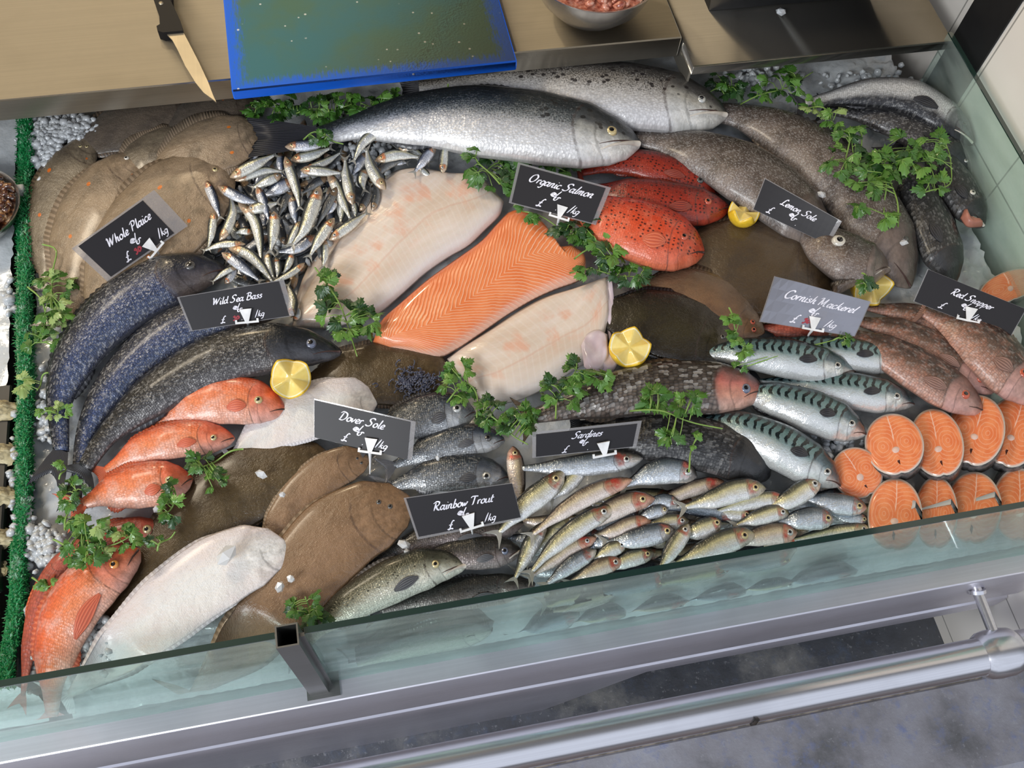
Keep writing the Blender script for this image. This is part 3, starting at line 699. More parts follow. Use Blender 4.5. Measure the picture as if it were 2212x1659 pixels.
# counter body: front fascia, ledge, base
ctr = empty('display_counter', (.2, .235, 0)); tag(ctr, 'stainless steel fish display counter with ledge and fascia along the bottom', 'counter')
b = MB()
pf = [(.274, .5835), (.2375, .5835), (.2357, .5828), (.2350, .581), (.2350, .436), (.238, .430), (.2455, .424), (.2455, .414), (.2362, .406), (.2350, .402), (.2350, .362), (.238, .358), (.250, .358), (.250, .57), (.274, .57)]
b.prism(pf, -1.3, .934); smooth_angle(b.build('front_fascia', STEEL2, ctr), 20)
b = MB(); p_ = [(-1.3, .372), (aty(1400, 1455, .236).x, .362), (aty(1100, 1561, .236).x, .1), (aty(1000, 1596, .236).x, -.03), (-1.3, -.03)]
V = [(x, .2362, z) for x, z in p_]+[(x, .2422, z) for x, z in p_]; n = len(p_)
b.add(V, [tuple(range(n)), tuple(range(2*n-1, n-1, -1))]+[(i, (i+1) % n, n+(i+1) % n, n+i) for i in range(n)]); b.build('lower_apron', STEEL2, ctr, smooth=False)
b = MB(); b.box((-1.3, .262, .555), (.905, 1.3, .570)); b.box((-1.3, 1.285, .57), (.905, 1.30, .86)); b.build('tray', DARKST, ctr, smooth=False)
b = MB(); b.box((-1.3, .62, -.03), (.90, .64, .555)); b.build('base_panel', DARKST, ctr, smooth=False)
# handrail
ry, rz, rr = .1445, .52, .0262
rail = empty('handrail', (.2, ry, rz)); tag(rail, 'round polished steel handrail running along the front of the counter', 'handrail')
b = MB(); b.tube([(-1.3, ry, rz), (-.4, ry, rz), (.2, ry, rz), (.934, ry, rz)], rr, 40); smooth_angle(b.build('rail_tube', RAILST, rail))
jx = atz(2168, 1398, rz+.02).x
b = MB(); b.tube([(jx-.030, ry, rz), (jx-.022, ry, rz), (jx-.01, ry, rz), (jx+.01, ry, rz), (jx+.022, ry, rz), (jx+.030, ry, rz)], rr, 40)
for i, q in enumerate((0, .5, 1, 1, .5, 0)):
    for j in range(40):
        x, y, z = b.v[i*40+j]; s = 1.04+.27*math.sin(q*math.pi/2); b.v[i*40+j] = (x, ry+(y-ry)*s, rz+(z-rz)*s)
smooth_angle(b.build('ball_joint', RAILST, rail), 60)
b = MB(); b.tube([(jx, ry+.02, rz+.01), (jx, .237, .535)], .0075, 16); b.tube([(jx, .230, .532), (jx, .2345, .5345)], .013, 20); smooth_angle(b.build('bracket', RAILST, rail), 60)
p = aty(1690, 1517, ry-rr*.8)
pt = MB(); pt.tube([(p.x, ry-.024, rz+.016), (p.x-.002, ry-.0275, rz+.008), (p.x-.004, ry-.027, rz-.004)], .0035, 8, r1=.002)
tag(pt.build('fish_scrap', pl('scrap', (.05, .04, .035), .5)), 'small dark scrap stuck to the middle of the handrail', 'scrap')
# front glass panes and post
gz0, gz1, gy = .5836, .84, .2605
px_ = -.141
def pane(x0, x1, lab):
    g_ = MB(); g_.box((x0, gy, gz0), (x1, gy+.006, gz1-.0012)); o = g_.build('front_glass', GLASS, smooth=False)
    g_ = MB(); g_.box((x0, gy-.0003, gz1-.0012), (x1, gy+.0066, gz1+.0006)); g_.build('polished_edge', GEDGE, o, smooth=False)
    tag(o, lab, 'glass panel', 'front glass panes'); return o
pane(-1.3, px_-.002, 'short upright glass pane at the front, left of the square post')
pane(px_+.028, .902, 'long upright glass pane at the front, right of the square post')
post = empty('glass_post', (px_+.012, .26, gz0)); tag(post, 'hollow square steel post holding the two front glass panes', 'post')
b = MB(); x0, x1, y0, y1, t = px_, px_+.0235, .2475, .2710, .0018
V = []
for z in (gz0, .850):
    for i_ in (0, t): V += [(x0+i_, y0+i_, z), (x1-i_, y0+i_, z), (x1-i_, y1-i_, z), (x0+i_, y1-i_, z)]
F = []
for j in range(4):
    k_ = (j+1) % 4
    F += [(j, k_, 8+k_, 8+j), (4+j, 12+j, 12+k_, 4+k_), (8+j, 8+k_, 12+k_, 12+j)]
b.add(V, F); b.build('square_tube', DARKST, post, smooth=False)
b = MB(); b.box((x0-.004, y0-.006, gz0), (x1+.014, y1, gz0+.003)); b.box((x1, y0+.010, gz0+.003), (x1+.005, y0+.014, .842)); b.build('bracket_strip', DARKST, post, smooth=False)
# side glass on the right
b = MB(); b.box((.8985, .27, .60), (.9045, .962, .899)); o = b.build('side_glass', GLASS, smooth=False)
b = MB(); b.box((.8982, .27, .899), (.9048, .962, .9008)); b.build('polished_edge', GEDGE, o, smooth=False)
tag(o, 'upright greenish glass pane along the right end of the display', 'glass panel')

# ---------------------------------------------------------------- ice
k = N('crushed_ice'); P = k.obj(); n1 = k.noise(P, 5, 3); n2 = k.noise(P, 90, 3)
c = k.ramp(n1, [(.3, (.40, .41, .42)), (.55, (.58, .60, .61)), (.75, (.72, .73, .75))])
k.bump(n2, .5, .003)
ICE = k.fin(c, .16, coat=.6, sss=(.3, (.03, .035, .04), .02))
def icemesh(name, x0, x1, y0, y1, n, lab, amp=.006, front=True, chunks=(), hoff=0.0):
    nx, ny = n; V, F = [], []; R = random.Random(3)
    for i in range(nx+1):
        for j in range(ny+1):
            x = x0+(x1-x0)*i/nx; y = y0+(y1-y0)*j/ny
            e_ = 0
            z = bed(y)+hoff+amp*(math.sin(x*61)*math.sin(y*53)+math.sin(x*23+1)*math.cos(y*31))*.6+R.uniform(-amp, amp)*.6-.004
            if front and j < 5: y = y0+(0, .018, .026, .032, .038)[j]; z = (.588, .600, .635, .68, .72)[j]+R.uniform(-.004, .004)
            V.append((x+R.uniform(-.002, .002), y, z))
    for i in range(nx):
        for j in range(ny): F.append((i*(ny+1)+j, (i+1)*(ny+1)+j, (i+1)*(ny+1)+j+1, i*(ny+1)+j+1))
    b_ = MB(); b_.add(V, F)
    for (cx_, cy_, rx, ry_, cnt, hz) in chunks:
        for _ in range(cnt):
            x = cx_+R.gauss(0, rx*.55); y = cy_+R.gauss(0, ry_*.55)
            p = on(x, y, hz+R.uniform(0, .012)+hoff)
            chunk(b_, p, R.uniform(.003, .0075), R)
    o = b_.build(name, ICE, smooth=True); tag(o, lab, 'ice', kind='stuff'); return o
def chunk(b_, p, r, R):
    ph = (1+5**.5)/2
    vs = [(0, 1, ph), (0, -1, ph), (0, 1, -ph), (0, -1, -ph), (1, ph, 0), (-1, ph, 0), (1, -ph, 0), (-1, -ph, 0), (ph, 0, 1), (-ph, 0, 1), (ph, 0, -1), (-ph, 0, -1)]
    fs = [(0,1,8),(0,8,4),(0,4,5),(0,5,9),(0,9,1),(1,6,8),(8,6,10),(8,10,4),(4,10,2),(4,2,5),(5,2,11),(5,11,9),(9,11,7),(9,7,1),(1,7,6),(3,6,7),(3,7,11),(3,11,2),(3,2,10),(3,10,6)]
    q = Matrix.Rotation(R.uniform(0, 6), 3, Vector((R.uniform(-1, 1), R.uniform(-1, 1), R.uniform(-1, 1)+.01)).normalized())
    s = (R.uniform(.7, 1.3), R.uniform(.7, 1.2), R.uniform(.5, .9))
    b_.add([p+q@Vector((v[0]*s[0], v[1]*s[1], v[2]*s[2]))*(r/1.9)*R.uniform(.85, 1.15) for v in vs], fs)
icemesh('crushed_ice', -.428, .893, .272, 1.28, (200, 150), 'bed of crushed ice under the fish across the display',
    chunks=[(110, 330, 26, 60, 420, .004), (160, 280, 70, 25, 420, .004), (90, 290, 15, 40, 160, .004), (190, 1385, 40, 45, 260, .022), (95, 1180, 30, 40, 160, .01), (70, 1380, 12, 60, 110, .01), 
            (100, 900, 14, 60, 60, .004), (1620, 165, 40, 20, 50, .002), (1850, 170, 100, 20, 40, .0), (800, 340, 70, 50, 130, .012), (560, 440, 90, 70, 160, .006),
            (640, 520, 80, 60, 120, .006), (60, 1120, 10, 80, 60, .004), (1800, 960, 50, 30, 60, .01)])
icemesh('ice_tray', -1.25, -.458, .275, 1.28, (90, 120), 'smooth ice surface of the next bay left of the green grass strip', amp=.003, chunks=[(28, 1050, 6, 120, 26, .0), (20, 640, 12, 30, 20, 0)], hoff=.004)

# ---------------------------------------------------------------- plastic grass divider
k = N('plastic_grass'); n1 = k.noise(k.obj(), 260, 2); n2 = k.noise(k.obj(), 60, 3)
GRS = k.fin(k.mix(k.rng(n2, .55, .72, 0, .5), k.mix(n1, (.004, .12, .028), (.012, .26, .075)), (.45, .62, .5)), .35)
def gx(py): return interp([(250, 56), (600, 54), (900, 56), (1100, 50), (1250, 43), (1485, 17)], py)+2*math.sin(py/40)
b = MB(); R = random.Random(11)
for i in range(11000):
    t = R.random(); py = 250+1235*t
    xc = gx(py); wd = 19
    x = xc+R.uniform(-1, 1)*wd; p = on(x, py, .004+.020*(1-abs((x-xc)/wd)**2)*R.uniform(.5, 1))
    a = R.uniform(0, 6.28); ln = R.uniform(.003, .008); d = Vector((math.cos(a), math.sin(a), R.uniform(.2, 1.4))).normalized()
    s = d.cross(Vector((0, 0, 1))).normalized()*.0007
    q1 = p+d*ln*.6; q2 = p+d*ln-Vector((0, 0, ln*.2))
    b.add([p-s, p+s, q1+s*.9, q1-s*.9, q2], [(0, 1, 2, 3), (3, 2, 4)])
V = []
for q in range(31):
    py = 250+1235*q/30; p = on(gx(py), py, 0)
    for s_, z in ((-.009, -.002), (-.007, .010), (.007, .010), (.009, -.002)): V.append((p.x+s_, p.y, p.z+z))
b.add(V, [(i*4+j, i*4+j+1, i*4+j+5, i*4+j+4) for i in range(30) for j in range(3)])
tag(b.build('plastic_grass_strip', GRS, smooth=False), 'strip of green plastic grass dividing the display from the left bay', 'divider')
b = MB(); b.box((-.4300, .28, .70), (-.4275, 1.28, .762)); tag(b.build('bay_divider', BLACKM, smooth=False), 'thin dark divider plate between the grass strip and the ice', 'divider')

# ---------------------------------------------------------------- left bay: bowl, shells
def steel_bowl(name, px, py, h, R_, dep, lab, fillmat, fillz, seed, bits, grp=None, c=None):
    c = c or on(px, py, h); o = empty(name, c); tag(o, lab, 'bowl')
    b = MB(); pr = [(R_*.42, .001), (R_*.62, .006), (R_*.84, dep*.42), (R_*.95, dep*.8), (R_*.985, dep), (R_*1.02, dep+.0015), (R_*1.02, dep), (R_*.965, dep-.003), (R_*.93, dep*.78), (R_*.8, dep*.4), (R_*.6, .009), (.001, .005)]
    b.lathe(c, [(.001, .0005)]+pr, 64); smooth_angle(b.build('bowl_shell', BOWLST, o), 50)
    b = MB(); R = random.Random(seed); rf = R_*(.80+.15*fillz/dep)
    b.lathe(c, [(.001, fillz+.006), (rf*.5, fillz+.004), (rf*.97, fillz)], 40)
    for _ in range(bits):
        a = R.uniform(0, 6.28); r = rf*R.random()**.5*.93
        chunk(b, Vector((c[0]+r*math.cos(a), c[1]+r*math.sin(a), c[2]+fillz+R.uniform(.001, .009))), R.uniform(.004, .009), R)
    f = b.build('bowl_filling', fillmat, o); f['kind'] = 'stuff'; return o
k = N('dark_marinade'); n1 = k.noise(k.obj(), 130, 3); MARI = k.fin(k.ramp(n1, [(.35, (.02, .006, .004)), (.52, (.10, .03, .012)), (.6, (.30, .14, .05)), (.72, (.5, .38, .26))]), .25, coat=.8)
k = N('orange_filling'); n1 = k.noise(k.obj(), 130, 3); ORF = k.fin(k.ramp(n1, [(.35, (.25, .05, .03)), (.55, (.60, .22, .14)), (.72, (.75, .45, .35))]), .3, coat=.6)
steel_bowl('marinade_bowl', -46, 482, .0, .066, .036, 'round metal bowl of dark marinated seafood cut off by the left edge', MARI, .030, 4, 260)
SHELL = plain('oyster_shell', (.40, .34, .20), .55, var=.5, scale=90)
SLATE = pl('shell_tray', (.012, .012, .012), .4)
b = MB(); q0, q1 = on(-80, 845, .003), on(26, 845, .003); q2 = on(18, 1280, .003)
b.box((q0.x-.05, q2.y, q0.z-.012), (q1.x, q0.y, q0.z+.002), bev=.002); tag(b.build('black_tray', SLATE, smooth=False), 'black tray under the oyster shells at the left edge', 'tray')
for i, (x, y, r, lb) in enumerate([(0, 890, 44, 'topmost of the pale oyster shells by the grass strip'), (2, 985, 46, 'pale oyster shell, second from the top by the left edge'), (-4, 1078, 46, 'pale oyster shell, third from the top by the left edge'), (-6, 1168, 44, 'lowest but one of the pale oyster shells at the left edge'), (-22, 1235, 40, 'lowest pale oyster shell by the left edge')]):
    c = on(x, y, .006); R = random.Random(i+50); sc_ = (on(x+r, y, .006)-c).length; V, F = [], []
    V.append(c+Vector((0, 0, .016)))
    for q in range(1, 8):
        for j in range(36):
            a = 2*math.pi*j/36; rr_ = sc_*q/7*(1+.10*math.sin(5*a+i)+.06*math.sin(11*a+2*i)+.04*R.uniform(-1, 1)*(q > 4))
            V.append(c+Vector((math.cos(a)*rr_, math.sin(a)*rr_*.62, .018*(1-(q/7)**2)+.0025*math.sin(q*2.9)+R.uniform(-.0008, .0008)-.001)))
    F = [(0, 1+j, 1+(j+1) % 36) for j in range(36)]
    for q in range(6):
        for j in range(36): F.append((1+q*36+j, 1+(q+1)*36+j, 1+(q+1)*36+(j+1) % 36, 1+q*36+(j+1) % 36))
    tag(obj('oyster_shell', V, F, SHELL), lb, 'oyster', 'oyster shells in the left bay')
p = on(42, 415, .018); b = MB(); b.box((p.x-.008, p.y-.004, p.z-.006), (p.x+.008, p.y+.006, p.z+.010), bev=.0015)
tag(b.build('plastic_clip', pl('clip_white', (.62, .60, .56), .4), smooth=False), 'small white plastic clip on the green grass strip', 'clip')

# ---------------------------------------------------------------- on the worktop: board, knife, bowl, tub
WZ = .8965
k = N('worn_blue_board'); P = k.obj(); X_, Y_, Z_ = k.sep(P)
n1 = k.noise(P, 9, 4, .6); n2 = k.noise(k.mapp(P, (6, 1, 1)), 60, 4, .7); n3 = k.noise(P, 300, 2)
# worn patch: distance from the board's edges, broken up by noise
ex = k.math('MINIMUM', k.math('SUBTRACT', X_, -.190), k.math('SUBTRACT', .186, X_))
ey = k.math('SUBTRACT', Y_, -.098)
ed = k.math('MINIMUM', ex, k.math('ADD', ey, .006))
f = k.rng(k.math('ADD', ed, k.math('MULTIPLY', k.math('SUBTRACT', n2, .5), .05)), .004, .022)
top_ = k.rng(Z_, .0155, .0165)
wear = k.mix(k.rng(n1, .35, .68), (.035, .15, .17), (.06, .145, .10))
wear = k.mix(k.rng(k.noise(P, 3, 2), .5, .75, 0, .8), wear, (.075, .13, .10))
c = k.mix(k.math('MULTIPLY', f, top_), (.003, .12, .68), wear)
spk = k.rng(k.voro(P, 60, 1.0), .13, .07); gate = k.rng(k.noise(P, 22, 2), .52, .60)
c = k.mix(k.math('MULTIPLY', k.math('MULTIPLY', spk, gate), .8), c, (.72, .74, .70))
k.bump(n3, .3, .0006)
BOARD = k.fin(c, .42)
b = MB(); L0, R0 = atz(497, 188, WZ+.018), atz(1113, 124, WZ+.018)
cb = empty('chopping_board', ((L0.x+R0.x)/2, L0.y+.10, WZ)); cb.rotation_euler = (0, 0, math.atan2(R0.y-L0.y, R0.x-L0.x))
tag(cb, 'thick blue chopping board with a worn greenish middle on the steel worktop', 'chopping board')
hw = (R0-L0).length/2
b.box((-hw, -.104, .0003), (hw, .42, .0175), bev=.0018)
me_o = smooth_angle(b.build('board_slab', BOARD, loc=(0, 0, 0))); me_o.parent = cb; me_o.location = (0, 0, 0)
# knife, tip hanging over the worktop edge
HND = N('black_handle').fin((.010, .009, .009), .55, spec=.2); BLD = steelmat('blade_steel', (.50, .44, .33), .5, 'y')
zk = WZ+.010
kn = empty('boning_knife', atz(385, 60, WZ)); tag(kn, 'black handled boning knife lying with its tip over the worktop edge', 'knife')
b = MB(); L = [(323, -40), (332, 0), (344, 35), (346, 52), (338, 56), (340, 66), (352, 70), (372, 66), (394, 64)]; Rr = [(366, -40), (368, 0), (378, 22), (390, 48), (396, 64)]
def plate(b, pts, z0, z1, mi=0):
    n = len(pts); A = [atz(x, y, z1) for x, y in pts]; B_ = [Vector((a.x, a.y, z0)) for a in A]
    b.add(A+B_, [tuple(range(n)), tuple(range(2*n-1, n-1, -1))]+[(i, (i+1) % n, n+(i+1) % n, n+i) for i in range(n)], mi=mi)
plate(b, [(320, -90), (323, -40), (332, 0), (344, 35), (345, 52), (338, 56), (340, 66), (352, 70), (372, 68), (395, 66), (390, 46), (378, 20), (368, 0), (362, -90)], WZ+.0005, WZ+.015)
smooth_angle(b.build('handle', HND, kn))
b = MB(); plate(b, [(356, 69), (372, 86), (384, 108), (400, 142), (422, 178), (440, 200), (467, 220), (460, 205), (450, 178), (430, 135), (408, 92), (394, 66)], zk-.001, zk+.0012); b.build('blade', BLD, kn, smooth=False)
for x, y in ((348, 7), (338, -40)):
    b = MB(); p = atz(x, y, WZ+.015); b.lathe(p, [(.0005, .0012), (.003, .001), (.0034, -.001)], 16); b.build('rivet', BLD, kn)
cbowl = atz(1285, 50, WZ+.0003)
steel_bowl('mixing_bowl', 0, 0, 0, .092, .068, 'round steel bowl of orange filling beside the blue board', ORF, .058, 9, 240, c=Vector((cbowl.x, cbowl.y+.034, WZ+.0002)))
# black tub on the shelf
b = MB(); SH = .8867
t0, t1 = atz(1545, 22, SH), atz(1905, 6, SH)
tub = empty('black_tub', ((t0.x+t1.x)/2, t0.y+.1, SH)); tag(tub, 'black plastic tub standing on the steel shelf in the far right corner', 'tub')
x0, x1, y0 = t0.x-.01, t1.x-.015, t0.y+.0
V = []
for (zz, e_) in ((0, 0), (.11, .018), (.11, .024), (.117, .024), (.117, .012), (.01, -.004)):
    V += [(x0-e_, y0-e_, SH+zz), (x1+e_, y0-e_, SH+zz), (x1+e_, y0+.24+e_, SH+zz), (x0-e_, y0+.24+e_, SH+zz)]
F = [(3, 2, 1, 0)]+[(i*4+j, i*4+(j+1) % 4, (i+1)*4+(j+1) % 4, (i+1)*4+j) for i in range(5) for j in range(4)]+[(20, 21, 22, 23)]
b.add(V, F); b.build('tub_shell', BLACKP, tub, smooth=False)
b = MB(); p = atz(1684, 28, SH); chunk(b, Vector((p.x, p.y-.002, SH+.004)), .0075, random.Random(2)); tag(b.build('ice_chip', ICE, smooth=False), 'lone bright ice chip on the dark steel shelf by the black tub', 'ice')

PRESS = True

# ---------------------------------------------------------------- fillets
def filletmat():
    k = N('white_fillet_flesh'); U, V, _ = k.sep(k.uv('uv')); m = k.uv('m')
    n1 = k.noise(k.mapp(m, (8, 45, 1)), 1.0, 4); n2 = k.noise(m, 24, 4); n3 = k.noise(k.mapp(m, (60, 160, 1)), 1.0, 3)
    c = k.ramp(n1, [(.3, (.66, .52, .41)), (.5, (.72, .60, .50)), (.7, (.77, .66, .58))])
    c = k.mix(k.math('MULTIPLY', k.rng(n2, .48, .66), k.rng(k.math('ABSOLUTE', k.math('SUBTRACT', V, .55)), .36, .12)), c, (.74, .45, .33))
    c = k.mix(k.rng(V, .25, .02, 0, .55), c, (.78, .74, .72))
    f = k.math('SINE', k.math('ADD', k.math('MULTIPLY', k.sep(m)[0], 560), k.math('MULTIPLY', k.math('ABSOLUTE', k.math('SUBTRACT', V, .45)), 22)))
    c = k.mix(k.math('MULTIPLY', k.rng(f, .5, 1), .16), c, (.84, .78, .73))
    c = k.mix(k.math('MULTIPLY', k.rng(k.math('ABSOLUTE', k.math('SUBTRACT', k.math('ADD', V, k.math('MULTIPLY', n2, .06)), .42)), .02, .004), .35), c, (.66, .38, .28))
    k.bump(n3, .4, .0015)
    return k.fin(c, .28, coat=.5, sss=(.15, (.02, .01, .006), .02))
WF = filletmat()
k = N('salmon_flesh'); U, V, _ = k.sep(k.uv('uv')); m = k.uv('m'); mx, my, _ = k.sep(m)
n1 = k.noise(m, 30, 3)
a_ = k.math('MAXIMUM', k.math('SUBTRACT', V, .40), 0.0); b_ = k.math('MAXIMUM', k.math('SUBTRACT', .40, V), 0.0)
ph = k.math('SUBTRACT', mx, k.math('ADD', k.math('MULTIPLY', a_, .12), k.math('MULTIPLY', b_, .24)))
ph = k.math('ADD', ph, k.math('MULTIPLY', k.math('SUBTRACT', n1, .5), .012))
s_ = k.math('SINE', k.math('MULTIPLY', ph, 720))
ln = k.math('MULTIPLY', k.rng(s_, .72, .99), k.rng(V, .86, .66, .12, 1.0))
c = k.mix(k.rng(n1, .35, .65), (.80, .21, .065), (.86, .27, .10))
c = k.mix(k.rng(V, .62, .95, 0, .45), c, (.70, .15, .045))
c = k.mix(k.math('MULTIPLY', ln, .8), c, (.90, .60, .42))
c = k.mix(k.rng(k.math('ADD', V, k.math('MULTIPLY', n1, .05)), .11, .02, 0, .8), c, (.84, .56, .44))
k.bump(s_, .22, .0008)
SF = k.fin(c, .28, coat=.5, sss=(.12, (.03, .008, .004), .015))
k = N('pale_membrane'); n1 = k.noise(k.uv('m'), 40, 4)
MEM = k.fin(k.mix(k.rng(n1, .35, .7), (.62, .50, .55), (.74, .66, .70)), .25, coat=.6, sss=(.2, (.02, .012, .012), .02))
slab('fish_fillet', [(632, 692), (640, 640), (668, 570), (700, 505), (735, 478)], [(665, 700), (700, 640), (730, 590), (760, 540), (790, 505)], .006, .010, WF,
     'narrow end of a white fillet showing under the large white fillet', 'fillet', group='skinned fillets in the middle', seed=3)
wf = slab('fish_fillet', [(630, 703), (655, 642), (690, 582), (730, 522), (772, 470), (808, 422), (846, 373), (900, 362), (965, 374), (1032, 376)],
     [(712, 706), (762, 694), (815, 676), (867, 634), (917, 589), (967, 554), (1012, 528), (1047, 495), (1079, 463), (1088, 436)], (.016, .034), .013, WF,
     'large pale skinless white fillet lying against the heap of tiny fish', 'fillet', group='skinned fillets in the middle', seed=1)
sf = slab('salmon_fillet', [(806, 738), (823, 694), (868, 652), (925, 603), (985, 560), (1040, 520), (1075, 482), (1108, 454), (1152, 466), (1180, 497), (1190, 535), (1240, 534)],
     [(845, 752), (940, 768), (985, 752), (1040, 716), (1095, 678), (1150, 645), (1200, 622), (1240, 608), (1262, 596), (1266, 580), (1266, 562), (1258, 548)], (.026, .036), .015, SF,
     'orange salmon fillet with pale chevron lines in the middle of the display', 'fillet', group='skinned fillets in the middle', seed=2)
f3 = slab('fish_fillet', [(966, 775), (1000, 749), (1060, 711), (1120, 672), (1180, 641), (1245, 621), (1312, 597)],
     [(1040, 863), (1100, 867), (1155, 848), (1205, 820), (1248, 792), (1288, 765), (1316, 690)], (.020, .036), .013, WF,
     'blush white fillet below the salmon fillet, lilac flaps at its corner', 'fillet', group='skinned fillets in the middle', seed=5)
slab('belly_flap', [(1255, 745), (1268, 722), (1290, 712), (1312, 722)], [(1262, 792), (1282, 806), (1302, 796), (1314, 770)], .045, .006, MEM, parent=f3, nu=20, nv=12)
slab('belly_flap', [(1288, 778), (1302, 752), (1318, 746), (1334, 756)], [(1298, 797), (1312, 803), (1326, 800), (1336, 784)], .041, .006, MEM, parent=f3, nu=20, nv=12)
slab('skin_edge', [(1296, 640), (1303, 615), (1316, 597)], [(1318, 740), (1330, 690), (1322, 610)], .034, .006, MEM, parent=f3, nu=16, nv=8)

# ---------------------------------------------------------------- salmon steaks
k = N('steak_flesh'); U, V, _ = k.sep(k.uv('uv')); cx_ = k.math('SUBTRACT', U, .5); cy_ = k.math('SUBTRACT', V, .5)
n1 = k.noise(k.uv('uv'), 5, 3); n2 = k.noise(k.uv('uv'), 40, 3)
r_ = k.math('SQRT', k.math('ADD', k.math('MULTIPLY', k.math('SUBTRACT', k.math('ABSOLUTE', cx_), .2), k.math('SUBTRACT', k.math('ABSOLUTE', cx_), .2)), k.math('MULTIPLY', k.math('ADD', cy_, .0), cy_)))
s_ = k.math('SINE', k.math('ADD', k.math('MULTIPLY', r_, 105), k.math('MULTIPLY', n1, 9)))
c = k.mix(k.rng(n1, .35, .65), (.78, .20, .07), (.86, .28, .11))
c = k.mix(k.math('MULTIPLY', k.rng(s_, .55, .98), .38), c, (.90, .52, .34))
mid = k.math('MULTIPLY', k.rng(k.math('ABSOLUTE', k.math('ADD', cx_, k.math('MULTIPLY', k.math('SUBTRACT', n1, .5), .06))), .016, .004), k.rng(cy_, .02, .1))
c = k.mix(k.math('MULTIPLY', mid, .8), c, (.92, .62, .48))
c = k.mix(k.rng(n2, .62, .8, 0, .35), c, (.88, .50, .36))
rim = k.rng(k.math('SQRT', k.math('ADD', k.math('MULTIPLY', cx_, cx_), k.math('MULTIPLY', cy_, cy_))), .455, .492)
c = k.mix(rim, c, (.70, .60, .52))
k.bump(n2, .2, .0006)
STK = k.fin(c, .26, coat=.6, sss=(.12, (.03, .008, .004), .012))
SKIN = plain('steak_skin', (.13, .12, .12), .25, .2, var=.6, scale=120)
BONE = pl('backbone', (.72, .50, .42), .4); CAV = N('cavity').fin((.06, .008, .006), .5)
def steak(cx, cy, rx, ry, rot, h, tilt, lab, th=.020, cat='salmon steak', cav=True, grp='salmon steaks by the right end'):
    """tilt = rise of the top face (m per px) across and along the picture"""
    n, rn = 48, 7; ca, sa = math.cos(math.radians(rot)), math.sin(math.radians(rot)); V, F, uv = [], [], []
    def P(x, y, dz=0.0): return on(cx+x*ca-y*sa, cy+x*sa+y*ca, h+tilt[0]*(x*ca-y*sa)+tilt[1]*(x*sa+y*ca)+dz)
    e1 = P(10, 0)-P(0, 0); e2 = P(0, 10)-P(0, 0); nn = e1.cross(e2).normalized(); nn = nn if nn.z > 0 else -nn
    V.append(P(0, 0)+nn*.001); uv.append((.5, .5))
    for q in range(1, rn+1):
        for j in range(n):
            a = 2*math.pi*j/n; f = q/rn; s = 1-.05*math.exp(-((a-math.pi/2)/.12)**2)*(f > .8)+.03*math.sin(2*a+1)-.04*max(0, math.sin(a))**6
            x = math.cos(a)*rx*s*f; y = math.sin(a)*ry*s*f
            V.append(P(x, y)+nn*(.001*(1-f*f)-(.0012 if q == rn else 0))); uv.append((.5+math.cos(a)*f*.5, .5-math.sin(a)*f*.5))
    F = [(0, 1+j, 1+(j+1) % n) for j in range(n)]
    for q in range(rn-1):
        for j in range(n): F.append((1+q*n+j, 1+(q+1)*n+j, 1+(q+1)*n+(j+1) % n, 1+q*n+(j+1) % n))
    mi = [0]*len(F); k0 = 1+(rn-1)*n
    for j in range(n): V.append(V[k0+j]-nn*th if V[k0+j].y > .279 else V[k0+j]+Vector((0, th, 0))); uv.append((0, 0))
    k1 = k0+n
    for j in range(n): F.append((k0+j, k1+j, k1+(j+1) % n, k0+(j+1) % n)); mi.append(1)
    F.append(tuple(range(k1+n-1, k1-1, -1))); mi.append(0)
    o = obj('salmon_steak', V, F, [STK, SKIN], uvs=uv, mi=mi); tag(o, lab, cat, grp)
    b = MB(); c0 = P(0, ry*.18)
    b.add([c0+nn*.0022]+[c0+nn*z+(e1.normalized()*math.cos(t)+e2.normalized()*math.sin(t))*.0048*r for r, z in ((.7, .002), (1, .0006)) for t in [2*math.pi*j/14 for j in range(14)]],
          [(0, 1+j, 1+(j+1) % 14) for j in range(14)]+[(1+j, 15+j, 15+(j+1) % 14, 1+(j+1) % 14) for j in range(14)]); b.build('backbone', BONE, o)
    if cav:
        b = MB(); pp = [P(-rx*.02, ry*.42), P(rx*.055, ry*.50), P(rx*.03, ry*.66), P(-rx*.04, ry*.56)]; b.add([p+nn*.0007 for p in pp]+[p-nn*.003 for p in pp], [(0, 1, 2, 3), (4, 5, 6, 7)]+[(i, (i+1) % 4, 4+(i+1) % 4, 4+i) for i in range(4)]); b.build('cavity', CAV, o)
    return o
tx = (.00022, .00005)
steak(1933, 1112, 58, 82, 4, .048, tx, 'front row salmon steak on the left with a torn slit', grp='salmon steaks by the right end', cav=True)
steak(2022, 1108, 46, 82, 2, .040, tx, 'narrow front row salmon steak between the slit one and the large one')
steak(2103, 1098, 60, 82, 6, .036, tx, 'large front row salmon steak with a squarish backbone')
steak(2202, 1094, 58, 84, 0, .032, tx, 'front row salmon steak cut off by the right edge of the photo', cav=False)
steak(1852, 1022, 52, 60, -32, .034, (.0001, -.0001), 'leftmost salmon steak, leaning beside the mackerel head')
steak(1932, 960, 62, 70, -14, .050, tx, 'back row salmon steak with dark cavity, next to the leftmost one')
steak(2024, 957, 56, 78, -12, .044, tx, 'tall back row salmon steak with a dark cavity slit in the middle')
steak(2108, 930, 62, 80, 14, .038, tx, 'back row salmon steak under the nose of the pinkish snapper')
steak(2188, 932, 60, 82, 18, .032, tx, 'back row salmon steak nearest the right edge of the photo')
steak(2180, 618, 66, 34, -22, .012, (.0001, 0), 'salmon piece partly hidden behind the Red Snapper sign', cav=False)

